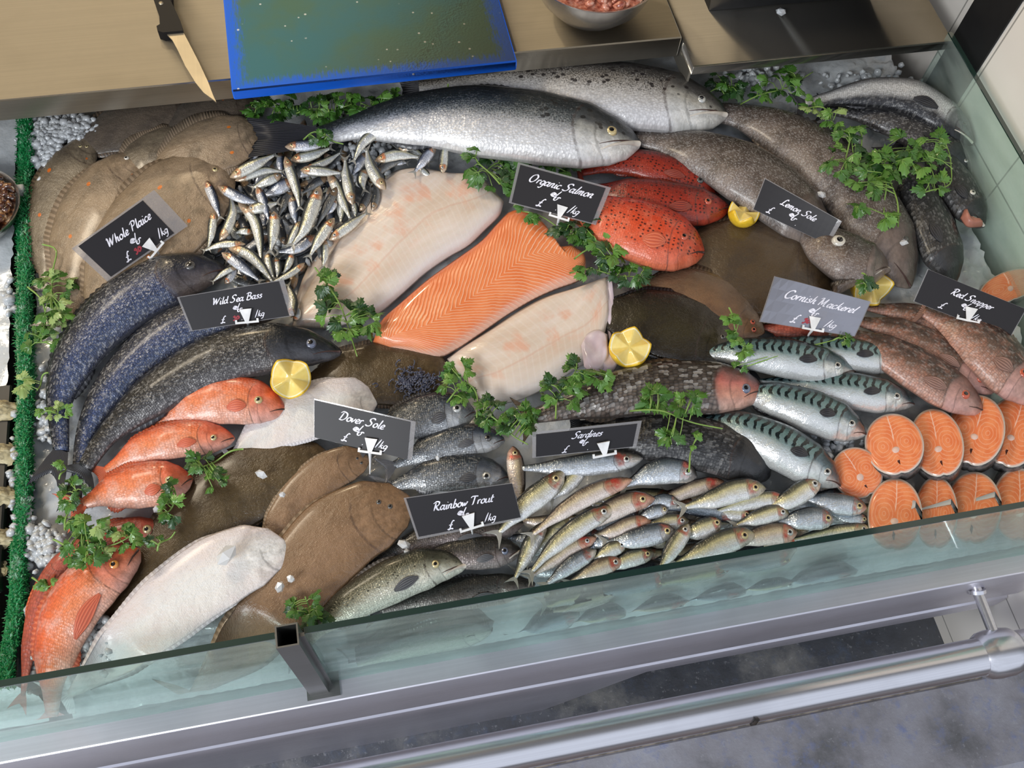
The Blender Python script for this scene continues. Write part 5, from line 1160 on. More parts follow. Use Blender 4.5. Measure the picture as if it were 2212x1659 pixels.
SAR = [
 (b_, .044, 25, (1125, 1012), (1210, 1008), (1305, 1000), (1388, 990)), (s, .050, 27, (1078, 1150), (1128, 1098), (1180, 1056), (1218, 1018)), (s, .042, 19, (1192, 1078), (1225, 1048), (1263, 1004)),
 (p_+'!', .050, 22, (1150, 1155), (1218, 1102), (1288, 1062), (1365, 1036)), (b_, .036, 30, (1350, 1048), (1408, 1022), (1460, 1016), (1505, 1030)), (p_, .040, 25, (1230, 1150), (1300, 1112), (1358, 1086), (1414, 1077)),
 (s, .046, 23, (1148, 1235), (1198, 1178), (1262, 1130), (1332, 1092)), (p_+'!', .038, 19, (1275, 1162), (1325, 1147), (1368, 1131), (1407, 1125)), (b_, .034, 16, (1385, 1098), (1428, 1082), (1468, 1088)),
 (b_, .038, 15, (1375, 1120), (1415, 1105), (1444, 1100)), (s, .034, 19, (1380, 1156), (1430, 1130), (1488, 1125)), (b_, .042, 25, (1310, 1172), (1372, 1163), (1425, 1151), (1460, 1146)),
 (p_, .040, 18, (1145, 1246), (1198, 1208), (1240, 1181), (1289, 1161)), (b_, .036, 15, (1272, 1186), (1298, 1170), (1328, 1172)), (s, .040, 18, (1280, 1208), (1318, 1188), (1352, 1174)),
 (b_+'!', .044, 19, (1180, 1262), (1228, 1224), (1288, 1188)), (p_, .040, 20, (1230, 1258), (1288, 1228), (1345, 1210)), (s, .036, 20, (1310, 1232), (1358, 1208), (1412, 1194)),
 (s+'!', .036, 19, (1112, 1250), (1130, 1212), (1150, 1170), (1178, 1128)), (s, .048, 26, (1480, 1095), (1538, 1078), (1598, 1058), (1654, 1055)), (p_+'!', .030, 18, (1410, 1090), (1478, 1062), (1530, 1046), (1564, 1040)),
 (s, .040, 20, (1545, 1106), (1608, 1086), (1660, 1078), (1703, 1080)), (s, .044, 25, (1655, 1096), (1700, 1080), (1742, 1056), (1772, 1038)), (s, .034, 19, (1520, 1105), (1560, 1107), (1598, 1110), (1625, 1118)),
 (b_+'-!', .036, 14, (1440, 1100), (1480, 1100), (1540, 1110), (1592, 1126)), (s, .040, 23, (1470, 1158), (1518, 1142), (1558, 1126)), (s, .050, 20, (1424, 1232), (1448, 1192), (1470, 1160), (1487, 1132)),
 (s, .046, 28, (1458, 1218), (1525, 1188), (1578, 1166), (1630, 1152)), (s, .042, 20, (1590, 1134), (1638, 1117), (1680, 1107), (1705, 1112)), (b_, .040, 26, (1680, 1128), (1740, 1120), (1802, 1122)),
 (p_, .038, 25, (1590, 1178), (1648, 1156), (1722, 1150)), (b_, .034, 24, (1735, 1072), (1798, 1086), (1872, 1098)), (s, .030, 18, (1700, 1170), (1790, 1153), (1890, 1140)),
 (b_, .028, 16, (1795, 1108), (1838, 1119), (1876, 1124)), (p_, .026, 15, (1620, 1186), (1678, 1176), (1736, 1166)), (p_, .038, 20, (1128, 1092), (1118, 1035), (1108, 964)),
 (s, .020, 26, (1180, 1300), (1250, 1270), (1330, 1248)), (b_, .020, 26, (1290, 1275), (1370, 1250), (1450, 1232)), (s, .018, 26, (1420, 1252), (1500, 1228), (1580, 1212)), (b_, .018, 26, (1550, 1222), (1640, 1200), (1720, 1186)),
 (b_, .0, 20, (1110, 1378), (1180, 1345), (1250, 1310)), (s+'!', .0, 24, (1190, 1395), (1270, 1350), (1350, 1318)), (p_, .0, 20, (1330, 1348), (1410, 1318), (1490, 1300)), (b_, .0, 20, (1440, 1325), (1530, 1300), (1610, 1272)),
 (s, .0, 20, (1560, 1305), (1650, 1278), (1730, 1262)), (b_, .0, 20, (1680, 1270), (1770, 1248), (1850, 1230)),
 (s, .022, 22, (1140, 1205), (1200, 1150), (1250, 1115)), (s, .018, 24, (1330, 1110), (1400, 1150), (1440, 1180)),
]
heap(SAR, 'sardine', [(1260, 1005, 'right under the Sardines sign'), (1110, 1010, 'between the two signs by the bream'), (1120, 1190, 'at the trout end of the heap'), (1230, 1080, 'upper left of the heap'), (1250, 1140, 'left middle of the heap'),
 (1230, 1210, 'lower left by the glass'), (1360, 1060, 'below the red cheeked row'), (1440, 1020, 'under the parsley stem end'), (1350, 1180, 'where several heads meet'), (1420, 1110, 'centre left of the heap'), (1340, 1230, 'at the glass left of centre'),
 (1500, 1060, 'above the heap centre'), (1580, 1070, 'by the blunt black fish nose'), (1540, 1140, 'centre of the heap'), (1560, 1190, 'at the glass in the middle'), (1680, 1080, 'below the lowest mackerel'), (1670, 1150, 'right of centre by the glass'),
 (1760, 1120, 'between centre and steaks'), (1830, 1100, 'right end beside the steaks'), (1470, 1190, 'standing out near the glass centre'), (1200, 1350, 'pressed behind the glass at left'), (1400, 1320, 'pressed behind the glass below the heap'), (1580, 1290, 'pressed behind the glass at middle right'), (1780, 1250, 'pressed behind the glass near the steaks')],
 'silver sardine', 'sardine', 'heap of sardines at the front glass', 'sprat', 'silver', 30, 16)

buried('sardine', ['sardine', 'sardine_blue', 'sardine_pink'], 'sprat', 34, (1150, 1050, 1860, 1290), 22, .010, 'sardine mostly buried beneath the others of the heap', 'sardine', 'buried sardines at the bottom of the heap', 190, 22, 12,
       lambda x, y: y < 1300-(x-1150)*.19 and y > 1075-(x-1400)*.02*(x > 1400) and (x > 1200 or y > 1120))
# ---------------------------------------------------------------- lemons
RIND = plain('lemon_rind', (.86, .55, .03), .35, coat=.3, scale=200, var=.08)
k = N('lemon_flesh'); n1 = k.noise(k.obj(), 160, 3); LFL = k.fin(k.mix(n1, (.80, .58, .12), (.90, .74, .28)), .25, coat=.6, sss=(.2, (.02, .015, .004), .01))
PITH = pl('lemon_pith', (.88, .80, .50), .4)
def lemon(px, py, h, R_, rot, tiltv, lab, teeth=5, depth=.42):
    c = on(px, py, h); r = (on(px+R_, py, h)-c).length; n = teeth*12
    zx = Vector(tiltv).normalized(); xx = zx.cross(Vector((0, 1, .1))).normalized(); yy = zx.cross(xx)
    def Q(a, rr, z): return c+xx*math.cos(a)*rr+yy*math.sin(a)*rr+zx*z
    V, F, mi = [], [], []
    def zig(a): t = (a/(2*math.pi)*teeth+rot) % 1; return (abs(t-.5)*2)      # 0 at tooth tip, 1 in the notch
    rows = []
    V.append(Q(0, 0, r*.02))
    for q, m_ in ((.3, 1), (.62, 1), (.86, 1), (.93, 2), (1.0, 0)):
        row = []
        for j in range(n):
            a = 2*math.pi*j/n; zz = zig(a); rr = r*q*(1-.05*zz*q)
            z = r*((.30*(1-zz)-depth*zz)*q**1.25); row.append(len(V)); V.append(Q(a, rr, z))
        rows.append((row, m_))
    for s_ in (.25, .5, .75, .93):      # outside of the half lemon
        row = []
        for j in range(n):
            a = 2*math.pi*j/n; zz = zig(a); z0 = r*(.30*(1-zz)-depth*zz); z1 = -r*.95
            z = z0+(z1-z0)*s_; rr = r*math.sqrt(max(0, 1-(max(0, -z)/(r*1.02))**2))*.995; rr = min(rr, r*(1-.05*zz)) if s_ < .3 else rr
            row.append(len(V)); V.append(Q(a, rr, z))
        rows.append((row, 0))
    for j in range(n): F.append((0, rows[0][0][j], rows[0][0][(j+1) % n])); mi.append(1)
    for (ra, ma), (rb, mb_) in zip(rows, rows[1:]):
        for j in range(n): F.append((ra[j], rb[j], rb[(j+1) % n], ra[(j+1) % n])); mi.append({1: 1, 2: 2, 0: 0}[mb_])
    V.append(Q(0, 0, -r*.97)); q = len(V)-1
    for j in range(n): F.append((rows[-1][0][j], q, rows[-1][0][(j+1) % n])); mi.append(0)
    # separate outer shell, flesh and pith are parts of one lemon
    o = obj('lemon_half', V, [f for f, m_ in zip(F, mi) if m_ == 0], RIND); tag(o, lab, 'lemon', 'star cut lemon pieces')
    for nm, mm, mat in (('lemon_flesh', 1, LFL), ('lemon_pith', 2, PITH)):
        obj(nm, V, [f for f, m_ in zip(F, mi) if m_ == mm], mat, o)
    return o
lemon(627, 816, .062, 46, .15, (.05, -.35, 1), 'star cut lemon half between the sea bass and the white belly sole', teeth=4, depth=.55)
lemon(1360, 750, .060, 45, .1, (0, -.12, 1), 'star cut lemon half beside the white fillet and the black flatfish', depth=.22)
lemon(1607, 458, .052, 33, .3, (.25, .35, 1), 'small star cut lemon piece at the corner of the Lemon Sole sign', depth=.3)
lemon(1884, 616, .042, 44, .55, (.0, -.5, 1), 'star cut lemon held in the open mouth of the big eyed dark fish', teeth=4, depth=.55)

PRESS = False
# ---------------------------------------------------------------- signs
GL = {
'a': (.47, [[(.34,.40),(.2,.5),(.05,.3),(.06,.06),(.17,.02),(.32,.24)],[(.42,.54),(.33,.14),(.40,-.02),(.52,.10)]]),
'b': (.42, [[(.22,1),(.08,.1),(.18,.0),(.34,.15),(.32,.4),(.2,.46),(.12,.3)]]),
'c': (.36, [[(.34,.42),(.24,.5),(.08,.35),(.06,.1),(.18,.0),(.36,.1)]]),
'd': (.46, [[(.36,.42),(.2,.5),(.06,.3),(.08,.06),(.2,.02),(.34,.22)],[(.46,1.0),(.38,.4),(.36,.08),(.42,.02),(.5,.08)]]),
'e': (.36, [[(.08,.2),(.26,.26),(.32,.42),(.22,.5),(.08,.32),(.08,.08),(.2,.0),(.36,.1)]]),
'g': (.42, [[(.36,.42),(.2,.5),(.06,.3),(.08,.08),(.2,.04),(.34,.24)],[(.40,.5),(.34,.0),(.22,-.36),(.02,-.36)]]),
'h': (.46, [[(.24,1),(.06,.0)],[(.10,.2),(.24,.46),(.34,.46),(.3,.15),(.34,.02),(.46,.08)]]),
'i': (.22, [[(.14,.5),(.08,.12),(.12,.0),(.22,.06)],[(.19,.72),(.21,.78)]]),
'k': (.44, [[(.24,1),(.06,0)],[(.38,.48),(.12,.24),(.24,.2),(.36,.0),(.46,.05)]]),
'l': (.24, [[(.24,1),(.10,.15),(.14,0),(.24,.06)]]),
'm': (.62, [[(.1,.5),(.04,0)],[(.06,.2),(.18,.48),(.27,.44),(.22,.0)],[(.24,.2),(.38,.48),(.47,.44),(.43,.12),(.47,.0),(.58,.06)]]),
'n': (.44, [[(.1,.5),(.04,0)],[(.06,.2),(.2,.48),(.32,.45),(.28,.12),(.32,.0),(.44,.06)]]),
'o': (.40, [[(.26,.5),(.1,.4),(.04,.15),(.14,.0),(.3,.08),(.36,.32),(.26,.5),(.2,.46)]]),
'p': (.42, [[(.12,.5),(-.02,-.4)],[(.1,.3),(.24,.5),(.36,.4),(.3,.12),(.16,.0),(.06,.08)]]),
'r': (.34, [[(.12,.5),(.06,0)],[(.08,.22),(.2,.46),(.34,.46)]]),
's': (.34, [[(.34,.44),(.2,.5),(.12,.38),(.27,.2),(.22,.04),(.02,.02)]]),
't': (.28, [[(.2,.85),(.08,.15),(.14,0),(.26,.06)],[(.04,.5),(.32,.54)]]),
'u': (.46, [[(.08,.5),(.04,.12),(.14,.0),(.3,.15)],[(.38,.5),(.33,.12),(.37,0),(.48,.06)]]),
'v': (.36, [[(.06,.48),(.10,.02),(.32,.4),(.34,.5)]]),
'w': (.52, [[(.06,.48),(.08,.02),(.27,.4)],[(.27,.4),(.28,.03),(.48,.4),(.48,.5)]]),
'B': (.60, [[(.24,.95),(.06,0)],[(.0,.85),(.25,1.0),(.5,.9),(.42,.62),(.2,.52)],[(.2,.52),(.5,.46),(.46,.12),(.25,-.02),(.0,.06)]]),
'C': (.62, [[(.58,.78),(.5,.98),(.2,.85),(.04,.4),(.16,.02),(.42,.04),(.58,.2)]]),
'D': (.68, [[(.26,.88),(.1,.05)],[(.0,.8),(.2,1.0),(.55,.85),(.6,.4),(.35,.02),(.02,.04)]]),
'L': (.56, [[(.52,.82),(.42,1),(.28,.7),(.16,.1),(.0,.04),(.1,.0),(.3,.04),(.5,.0)]]),
'M': (.84, [[(-.05,.8),(.1,.98),(.17,.9),(.04,0)],[(.17,.9),(.3,.1)],[(.3,.1),(.6,.98)],[(.6,.98),(.53,.2),(.57,0),(.7,.06)]]),
'O': (.70, [[(.4,1),(.14,.8),(.04,.3),(.2,0),(.48,.2),(.6,.7),(.42,1),(.3,.94)]]),
'P': (.52, [[(.24,.9),(.08,0)],[(.0,.8),(.25,1),(.52,.9),(.45,.58),(.2,.46)]]),
'R': (.62, [[(.24,.9),(.08,0)],[(.0,.8),(.25,1),(.52,.9),(.45,.58),(.22,.48)],[(.24,.46),(.4,.1),(.58,.0)]]),
'S': (.60, [[(.60,.82),(.5,1),(.25,.9),(.22,.65),(.42,.4),(.34,.08),(.1,.0),(-.06,.12)]]),
'T': (.56, [[(-.02,.82),(.1,.98),(.62,.95)],[(.34,.95),(.2,.1),(.1,.0)]]),
'W': (.72, [[(0,.85),(.1,.98),(.08,.03)],[(.08,.03),(.38,.9)],[(.38,.9),(.36,.03)],[(.36,.03),(.78,1.0)]]),
'/': (.30, [[(.26,1.0),(.02,-.05)]]), ' ': (.30, []),
}
PND = [[(.55,.92),(.42,1),(.30,.7),(.18,.12),(.0,.04),(.12,-.02),(.3,.06),(.52,.0)], [(.08,.5),(.42,.52)]]
LOGO = [[(-.62,.30),(-.45,.52),(-.18,.42),(.02,.10),(-.20,-.02),(-.48,.06),(-.64,.28)], [(-.5,.30),(-.35,.36),(-.22,.2),(-.38,.14),(-.5,.28)], [(.22,.95),(.05,.35),(-.02,-.2),(.06,-.48),(.26,-.42),(.40,.02)], [(.22,-.06),(.40,.04),(.62,-.02)], [(-.1,.35),(.1,-.2)]]
INK = pl('white_lettering', (.84, .82, .90), .45); RED = pl('faded_red_price', (.36, .035, .05), .5)
CARD = N('black_card').fin((.022, .020, .022), .42, spec=.3); CARDG = N('sky_sheen_card').fin((.30, .30, .34), .28, metal=.6, coat=1.0, coatr=.12)  # sheen card: sky reflection put into its pale silver base colour
FILM = N('clear_laminate'); FILM.p.inputs['Alpha'].default_value = .42; FILMM = FILM.fin((.36, .34, .34), .12, coat=1.0)
PIN = pl('white_plastic_pin', (.82, .81, .80), .35)
def ribbon(b, P, wmin, wmax, nib=.7):
    P = crom(P, max(4, int(len(P)*4))) if len(P) > 2 else crom(P, 4); V = []
    for i, p in enumerate(P):
        a, c_ = P[max(0, i-1)], P[min(len(P)-1, i+1)]; dx, dy = c_[0]-a[0], c_[1]-a[1]; L = math.hypot(dx, dy) or 1
        w_ = (wmin+(wmax-wmin)*abs(math.sin(math.atan2(dy, dx)-nib)))*.5*(.55 if i in (0, len(P)-1) else 1)
        V += [(p[0]-dy/L*w_, p[1]+dx/L*w_), (p[0]+dy/L*w_, p[1]-dx/L*w_)]
    b.append((V, [(2*i, 2*i+1, 2*i+3, 2*i+2) for i in range(len(P)-1)]))
SX = 1.28
def sign(name_text, Q, hb, ht, pin, lab, tx=.5, ty=.70, th=.26, marks=True, red=False, gloss=False, bord=.03, ins=(.03, .03, .03, .03), logo=True, price=(.38, .60), wave=.0):
    TL, TR, BR, BL = [on(x, y, h_) for (x, y), h_ in zip(Q, (ht, ht, hb, hb))]
    wd = ((TR-TL).length+(BR-BL).length)/2; hg = ((TL-BL).length+(TR-BR).length)/2
    nn = (BR-BL).cross(TL-BL).normalized(); nn = nn if nn.z > 0 else -nn
    def S_(s_, t_, up=0.0): return (BL*(1-s_)+BR*s_)*(1-t_)+(TL*(1-s_)+TR*s_)*t_+nn*(up+wave*(math.sin(s_*6)+.5*math.sin(s_*13+t_*4)))
    g = empty('price_sign', (BL+BR)/2); tag(g, lab, 'sign', 'black price signs')
    def sheet(nm, s0, s1, t0, t1, up, mat, thk):
        b = MB(); nx = 14; V = []
        for u_ in (up, up-thk):
            for i in range(nx+1):
                for j in range(5): V.append(S_(s0+(s1-s0)*i/nx, t0+(t1-t0)*j/4, u_))
        F = []
        for k0 in (0, (nx+1)*5):
            F += [(k0+i*5+j, k0+(i+1)*5+j, k0+(i+1)*5+j+1, k0+i*5+j+1) for i in range(nx) for j in range(4)]
        k1 = (nx+1)*5
        F += [(i*5, (i+1)*5, k1+(i+1)*5, k1+i*5) for i in range(nx)]+[(i*5+4, k1+i*5+4, k1+(i+1)*5+4, (i+1)*5+4) for i in range(nx)]
        F += [(j, k1+j, k1+j+1, j+1) for j in range(4)]+[(nx*5+j, nx*5+j+1, k1+nx*5+j+1, k1+nx*5+j) for j in range(4)]
        b.add(V, F); return b.build(nm, mat, g, smooth=False)
    sheet('card', ins[0], 1-ins[1], ins[2], 1-ins[3], 0, CARDG if gloss else CARD, .0006)
    sheet('laminate_border', 0, 1, 0, 1, -.0007, FILMM, .0004)
    def text(nm, strokes_list, mat, wmin, wmax):
        b = MB()
        for (ox, oy, sc_, strokes) in strokes_list:
            rb = []
            for st_ in strokes: ribbon(rb, [(x+.30*y, y) for x, y in st_], wmin, wmax)
            for V, F in rb: b.add([S_(ox+x*sc_*SX/wd, oy+y*sc_/hg, .0005) for x, y in V], F)
        return b.build(nm, mat, g, smooth=False)
    H_ = th*.94*hg; tot = sum(GL[c_][0] for c_ in name_text)*H_*SX
    L = []; x = tx-tot/wd/2
    for c_ in name_text: L.append((x, ty-.10, H_, GL[c_][1])); x += GL[c_][0]*H_*SX/wd
    text('lettering', L, INK, .065, .175)
    if logo: text('hook_logo', [(tx-.02, ty-.30, H_*.85, LOGO)], INK, .07, .19)
    if marks:
        text('pound_sign', [(price[0]-.06, .10, H_*.95, PND)], INK, .07, .19)
        if marks != 'pound': text('per_kilo', [(price[1]+.07, .12, H_*1.05, GL['/'][1]), (price[1]+.07+.30*H_*1.28/wd, .13, H_*.86, GL['k'][1]), (price[1]+.07+.68*H_*1.28/wd, .13, H_*.86, GL['g'][1])], INK, .065, .15)
        text('decimal_point', [(price[1]-.06, .10, H_*.7, [[(.0, .0), (.05, .16)]])], INK, .08, .12)
    if red: text('faded_price', [(price[0]+.06, .12, H_*.8, [[(.3,.8),(.05,.7),(.3,.45),(.2,.05),(.0,.1)], [(.6,.8),(.45,.4),(.6,.1),(.8,.4),(.62,.8)]])], RED, .12, .3)
    if pin:
        (ax, ay), (bx, by), sz = pin
        # flat Y shaped clip over the card, spike going down into the fish
        h0 = hb+(ht-hb)*.12+.002; q_ = ray(ax, ay); O_ = Vector((0, 0, HC)); c0 = O_+q_*((BL-O_).dot(nn)/q_.dot(nn)); c0 = c0+nn*(.0022+wave); c1 = on(bx, by, max(.004, hb-.026)); u_ = c0-c1; u_ = (u_-nn*u_.dot(nn)).normalized(); r_ = u_.cross(nn).normalized(); r_ = r_ if r_.x > 0 else -r_
        m_ = sz; b = MB()
        def pt_(x, y, z=.0): return c0+r_*x*m_+u_*y*m_+nn*(z+.0018)
        def slab2(pts, t_=.0016):
            n = len(pts); A = [pt_(x, y) for x, y in pts]; B2 = [a-nn*t_ for a in A]
            b.add(A+B2, [tuple(range(n)), tuple(range(2*n-1, n-1, -1))]+[(i, (i+1) % n, n+(i+1) % n, n+i) for i in range(n)])
        slab2([(-.5, .75), (.5, .75), (.16, -.28), (-.16, -.28)])
        slab2([(-.95, -.10), (-.78, -.10), (-.78, -.28), (.78, -.28), (.78, -.10), (.95, -.10), (.95, -.45), (-.95, -.45)])
        b.tube([c0-u_*m_*.3+nn*.001, c1.lerp(c0, .5), c1], .0021, 8, r1=.0006); b.build('pin', PIN, g, smooth=False)
    return g
sign('Whole Plaice', [(155, 537), (333, 410), (406, 488), (232, 608)], .052, .085, ((330, 536), (356, 562), .0150), 'black price sign reading Whole Plaice, tilted at the upper left', tx=.52, ty=.66, th=.20, red=True, ins=(.06, .16, .04, .04), price=(.34, .62))
sign('Wild Sea Bass', [(382, 642), (613, 604), (636, 682), (412, 716)], .058, .085, ((533, 686), (541, 716), .0150), 'black price sign reading Wild Sea Bass in front of the tiny fish', tx=.52, ty=.72, th=.20, red=True, ins=(.02, .05, .02, .02), price=(.36, .56))
sign('Organic Salmon', [(1119, 350), (1320, 405), (1287, 486), (1099, 438)], .064, .09, ((1210, 463), (1199, 503), .0150), 'black price sign reading Organic Salmon above the salmon fillet', tx=.50, ty=.72, th=.22, ins=(.03, .05, .03, .05), price=(.36, .58))
sign('Lemon Sole', [(1652, 384), (1819, 478), (1790, 529), (1626, 452)], .064, .09, None, 'black price sign reading Lemon Sole, beside the small lemon piece', tx=.50, ty=.62, th=.25, marks='pound', ins=(.01, .05, .01, .03), price=(.22, .6))
sign('Cornish Mackerel', [(1673, 596), (1883, 651), (1847, 727), (1640, 695)], .060, .086, ((1755, 704), (1738, 740), .0150), 'shiny silvery looking price sign reading Cornish Mackerel', tx=.52, ty=.70, th=.21, red=True, gloss=True, ins=(.01, .01, .01, .01), price=(.36, .58), wave=.0016)
sign('Red Snapper', [(2004, 581), (2218, 668), (2182, 732), (1973, 651)], .060, .086, ((2092, 683), (2070, 724), .0155), 'black price sign reading Red Snapper at the right edge', tx=.50, ty=.68, th=.22, ins=(.01, .01, .01, .01), price=(.30, .50))
sign('Dover Sole', [(678, 861), (898, 911), (890, 995), (678, 945)], .060, .086, ((801, 966), (799, 1024), .0150), 'black price sign reading Dover Sole over the white belly sole', tx=.47, ty=.72, th=.24, ins=(.005, .05, .005, .04), price=(.34, .55))
sign('Sardines', [(1150, 934), (1387, 909), (1375, 966), (1150, 990)], .066, .090, ((1304, 972), (1300, 990), .0155), 'black price sign reading Sardines, lower edge among the sardines', tx=.50, ty=.70, th=.27, marks='pound', red=False, ins=(.035, .04, .04, .10), price=(.34, .58))
sign('Rainbow Trout', [(872, 1076), (1107, 1043), (1127, 1122), (902, 1166)], .060, .086, ((1016, 1130), (1021, 1156), .0150), 'black price sign reading Rainbow Trout near the front glass', tx=.50, ty=.70, th=.22, ins=(.02, .005, .06, .02), price=(.36, .58))

PRESS = True
# ---------------------------------------------------------------- parsley
def leafm(name, a, b2):
    k = N(name); n1 = k.noise(k.obj(), 70, 3); k.bump(k.noise(k.obj(), 500, 2), .25, .0005)
    return k.fin(k.mix(n1, a, b2), .42, coat=.25, sss=(.1, (.01, .02, .002), .005))
LF = [leafm('parsley_leaf', (.035, .11, .012), (.075, .20, .025)), leafm('parsley_leaf_bright', (.08, .20, .03), (.16, .32, .055)), leafm('parsley_leaf_dark', (.014, .05, .010), (.03, .09, .018)), leafm('parsley_leaf_pale', (.22, .33, .09), (.34, .44, .16))]
STM = leafm('parsley_stem', (.16, .30, .05), (.28, .42, .10))
def leaf_outline(R):
    pts = []
    # three lobes, each with small teeth
    for lobe, (ang, L, w_) in enumerate(((58, .72, .30), (0, 1.0, .36), (-58, .72, .30))):
        a = math.radians(ang); c_, s_ = math.cos(a), math.sin(a); seq = []
        for y, x in ((-w_*.55, .30), (-w_, .58), (-w_*.62, .68), (-w_*.72, .88), (-w_*.22, .86), (0, 1.06), (w_*.22, .86), (w_*.72, .88), (w_*.62, .68), (w_, .58), (w_*.55, .30)):
            x, y = x*L*R.uniform(.9, 1.1), y*R.uniform(.88, 1.12); seq.append((x*c_-y*s_, x*s_+y*c_))
        pts += seq[::-1]
    return [(-.05, .04)]+pts+[(-.05, -.04)]
def leaf(px, py, h, size, rot, par, mat, R, fold=.25):
    c = on(px, py, h); m_ = (on(px+1, py, h)-c).length*size; O = leaf_outline(R)
    tl = Vector((R.uniform(-.5, .5), R.uniform(-.5, .5), 1)).normalized(); a = Vector((math.cos(rot), math.sin(rot), 0)); a = (a-tl*a.dot(tl)).normalized(); b2 = tl.cross(a)
    def Z(x, y): return (-abs(y)*fold+.10*math.sin(x*5+y*4)-.18*x*x)
    V = [c]; 
    for f in (.5, 1):
        for x, y in O: x, y = x*f, y*f; V.append(c+(a*x+b2*y+tl*Z(x, y))*m_)
    n = len(O); F = [(0, 1+j, 1+(j+1) % n) for j in range(n)]+[(1+j, 1+n+j, 1+n+(j+1) % n, 1+(j+1) % n) for j in range(n)]
    o = obj('leaf', V, F, LF[mat], par); return c
def sprig(lab, stem, cl, h, size=19, seed=0, mats=(0, 0, 1, 2)):
    size *= 1.3; cl = [(a, b, c, d, int(n*1.25+.5)) for a, b, c, d, n in cl]
    """stem: pixel polyline; cl: clusters (x, y, rx, ry, n)"""
    R = random.Random(seed+100); P = [on(x, y, h+.004) for x, y in crom(stem, 14)]
    g = empty('parsley_sprig', P[0]); tag(g, lab, 'parsley', 'parsley sprigs')
    b = MB(); b.tube([p+Vector((0, 0, .004*math.sin(i*.5))) for i, p in enumerate(P)], .0012, 7, r1=.0008)
    for (x0, y0, rx, ry_, n) in cl:
        for i in range(n):
            a = R.uniform(0, 6.28); q = R.random()**.6; x, y = x0+rx*q*math.cos(a), y0+ry_*q*math.sin(a); hh = h+R.uniform(.0, .020)
            cdir = on(x, y, h)-on(x0, y0, h); rot = math.atan2(cdir.y, cdir.x)+R.uniform(-.8, .8)
            c = leaf(x, y, hh, size*R.uniform(.75, 1.2), rot, g, mats[R.randrange(len(mats))], R)
            near = min(P, key=lambda p: (p-c).length)
            mid = (near+c)/2+Vector((0, 0, .004)); b.tube([near, mid, c], .0006, 5)
    b.build('stem', STM, g); return g
D = (0, 2, 2, 0); BR = (0, 1, 1, 3)
sprig('dark parsley along the worktop edge, left end by the plaice', [(545, 225), (600, 235), (650, 240)], [(585, 235, 45, 22, 12), (640, 220, 30, 18, 6)], .030, 20, 1, D)
sprig('parsley along the worktop edge, middle bunch under the blue board', [(640, 245), (700, 235), (760, 228)], [(690, 235, 45, 24, 14), (735, 215, 30, 14, 6)], .036, 20, 2, (0, 0, 2, 1))
sprig('parsley along the worktop edge, right end over the salmon tail', [(880, 232), (840, 232), (780, 226)], [(800, 225, 38, 20, 10), (858, 218, 22, 18, 6)], .038, 20, 3, (0, 0, 2, 1))
sprig('single upright parsley stem lying across the front salmon', [(968, 182), (966, 215), (958, 255), (940, 306)], [(962, 205, 12, 22, 4)], .060, 17, 4, D)
sprig('parsley leaf pair lying on the top of the tiny fish', [(655, 302), (690, 288), (742, 314)], [(700, 294, 24, 8, 4)], .060, 17, 5, (0, 0, 2))
sprig('parsley with broad leaves between the tiny fish and Organic Salmon sign', [(1080, 398), (1040, 360), (1015, 320), (985, 300)], [(980, 285, 20, 12, 4), (1035, 345, 20, 34, 8)], .056, 24, 6, (0, 1, 0))
sprig('dark parsley between the front salmon and its price sign', [(1050, 370), (1085, 350), (1130, 335)], [(1085, 345, 34, 28, 12), (1150, 345, 50, 14, 10), (1215, 360, 35, 12, 6), (1080, 400, 22, 20, 6)], .036, 21, 7, D)
sprig('parsley right below the Organic Salmon sign beside its pin', [(1128, 456), (1190, 480), (1260, 520)], [(1135, 462, 18, 12, 3), (1235, 500, 36, 26, 12)], .044, 20, 8, (0, 2, 2))
sprig('parsley at the throat of the bright spotted grouper', [(1240, 560), (1290, 530), (1330, 515)], [(1290, 500, 36, 40, 14), (1318, 540, 26, 20, 7)], .050, 21, 9, (0, 0, 1, 2))
sprig('parsley beneath the spotted grouper at the fillet tips', [(1230, 590), (1290, 585), (1380, 600)], [(1285, 575, 34, 26, 9), (1360, 590, 34, 20, 9)], .044, 22, 10, (0, 2, 1))
sprig('bright parsley sprig at the foot of the white fillet', [(680, 578), (705, 615), (740, 670), (772, 772)], [(710, 612, 20, 22, 6), (740, 690, 50, 36, 16), (795, 690, 24, 26, 6)], .046, 22, 11, (0, 1, 1, 2))
sprig('parsley at the left tip of the lower white fillet', [(965, 870), (1005, 830), (1030, 850), (1030, 905)], [(995, 800, 22, 18, 6), (985, 845, 34, 22, 8)], .050, 20, 12, (0, 1, 0))
sprig('parsley bunch below the lower white fillet, left of centre', [(1045, 890), (1085, 920), (1140, 962)], [(1065, 885, 30, 26, 10), (1110, 915, 36, 22, 10), (1135, 895, 24, 14, 5)], .048, 20, 13, (0, 2, 0))
sprig('upright parsley sprig on the tail of the red faced mullet', [(1200, 905), (1205, 860), (1245, 800)], [(1240, 805, 22, 24, 8), (1210, 850, 40, 30, 14), (1295, 815, 28, 16, 6)], .066, 20, 14, (0, 1, 2))
sprig('long stemmed parsley over the mullet and black fish', [(1360, 888), (1430, 890), (1475, 903), (1560, 928)], [(1418, 858, 24, 22, 6), (1490, 865, 34, 20, 6), (1450, 945, 24, 22, 4)], .074, 22, 15, (0, 1, 0))
sprig('thin parsley stem with tiny leaves above the sardines', [(1488, 1020), (1490, 985), (1505, 945), (1515, 938)], [(1500, 950, 8, 14, 3)], .066, 12, 16, (0, 1))
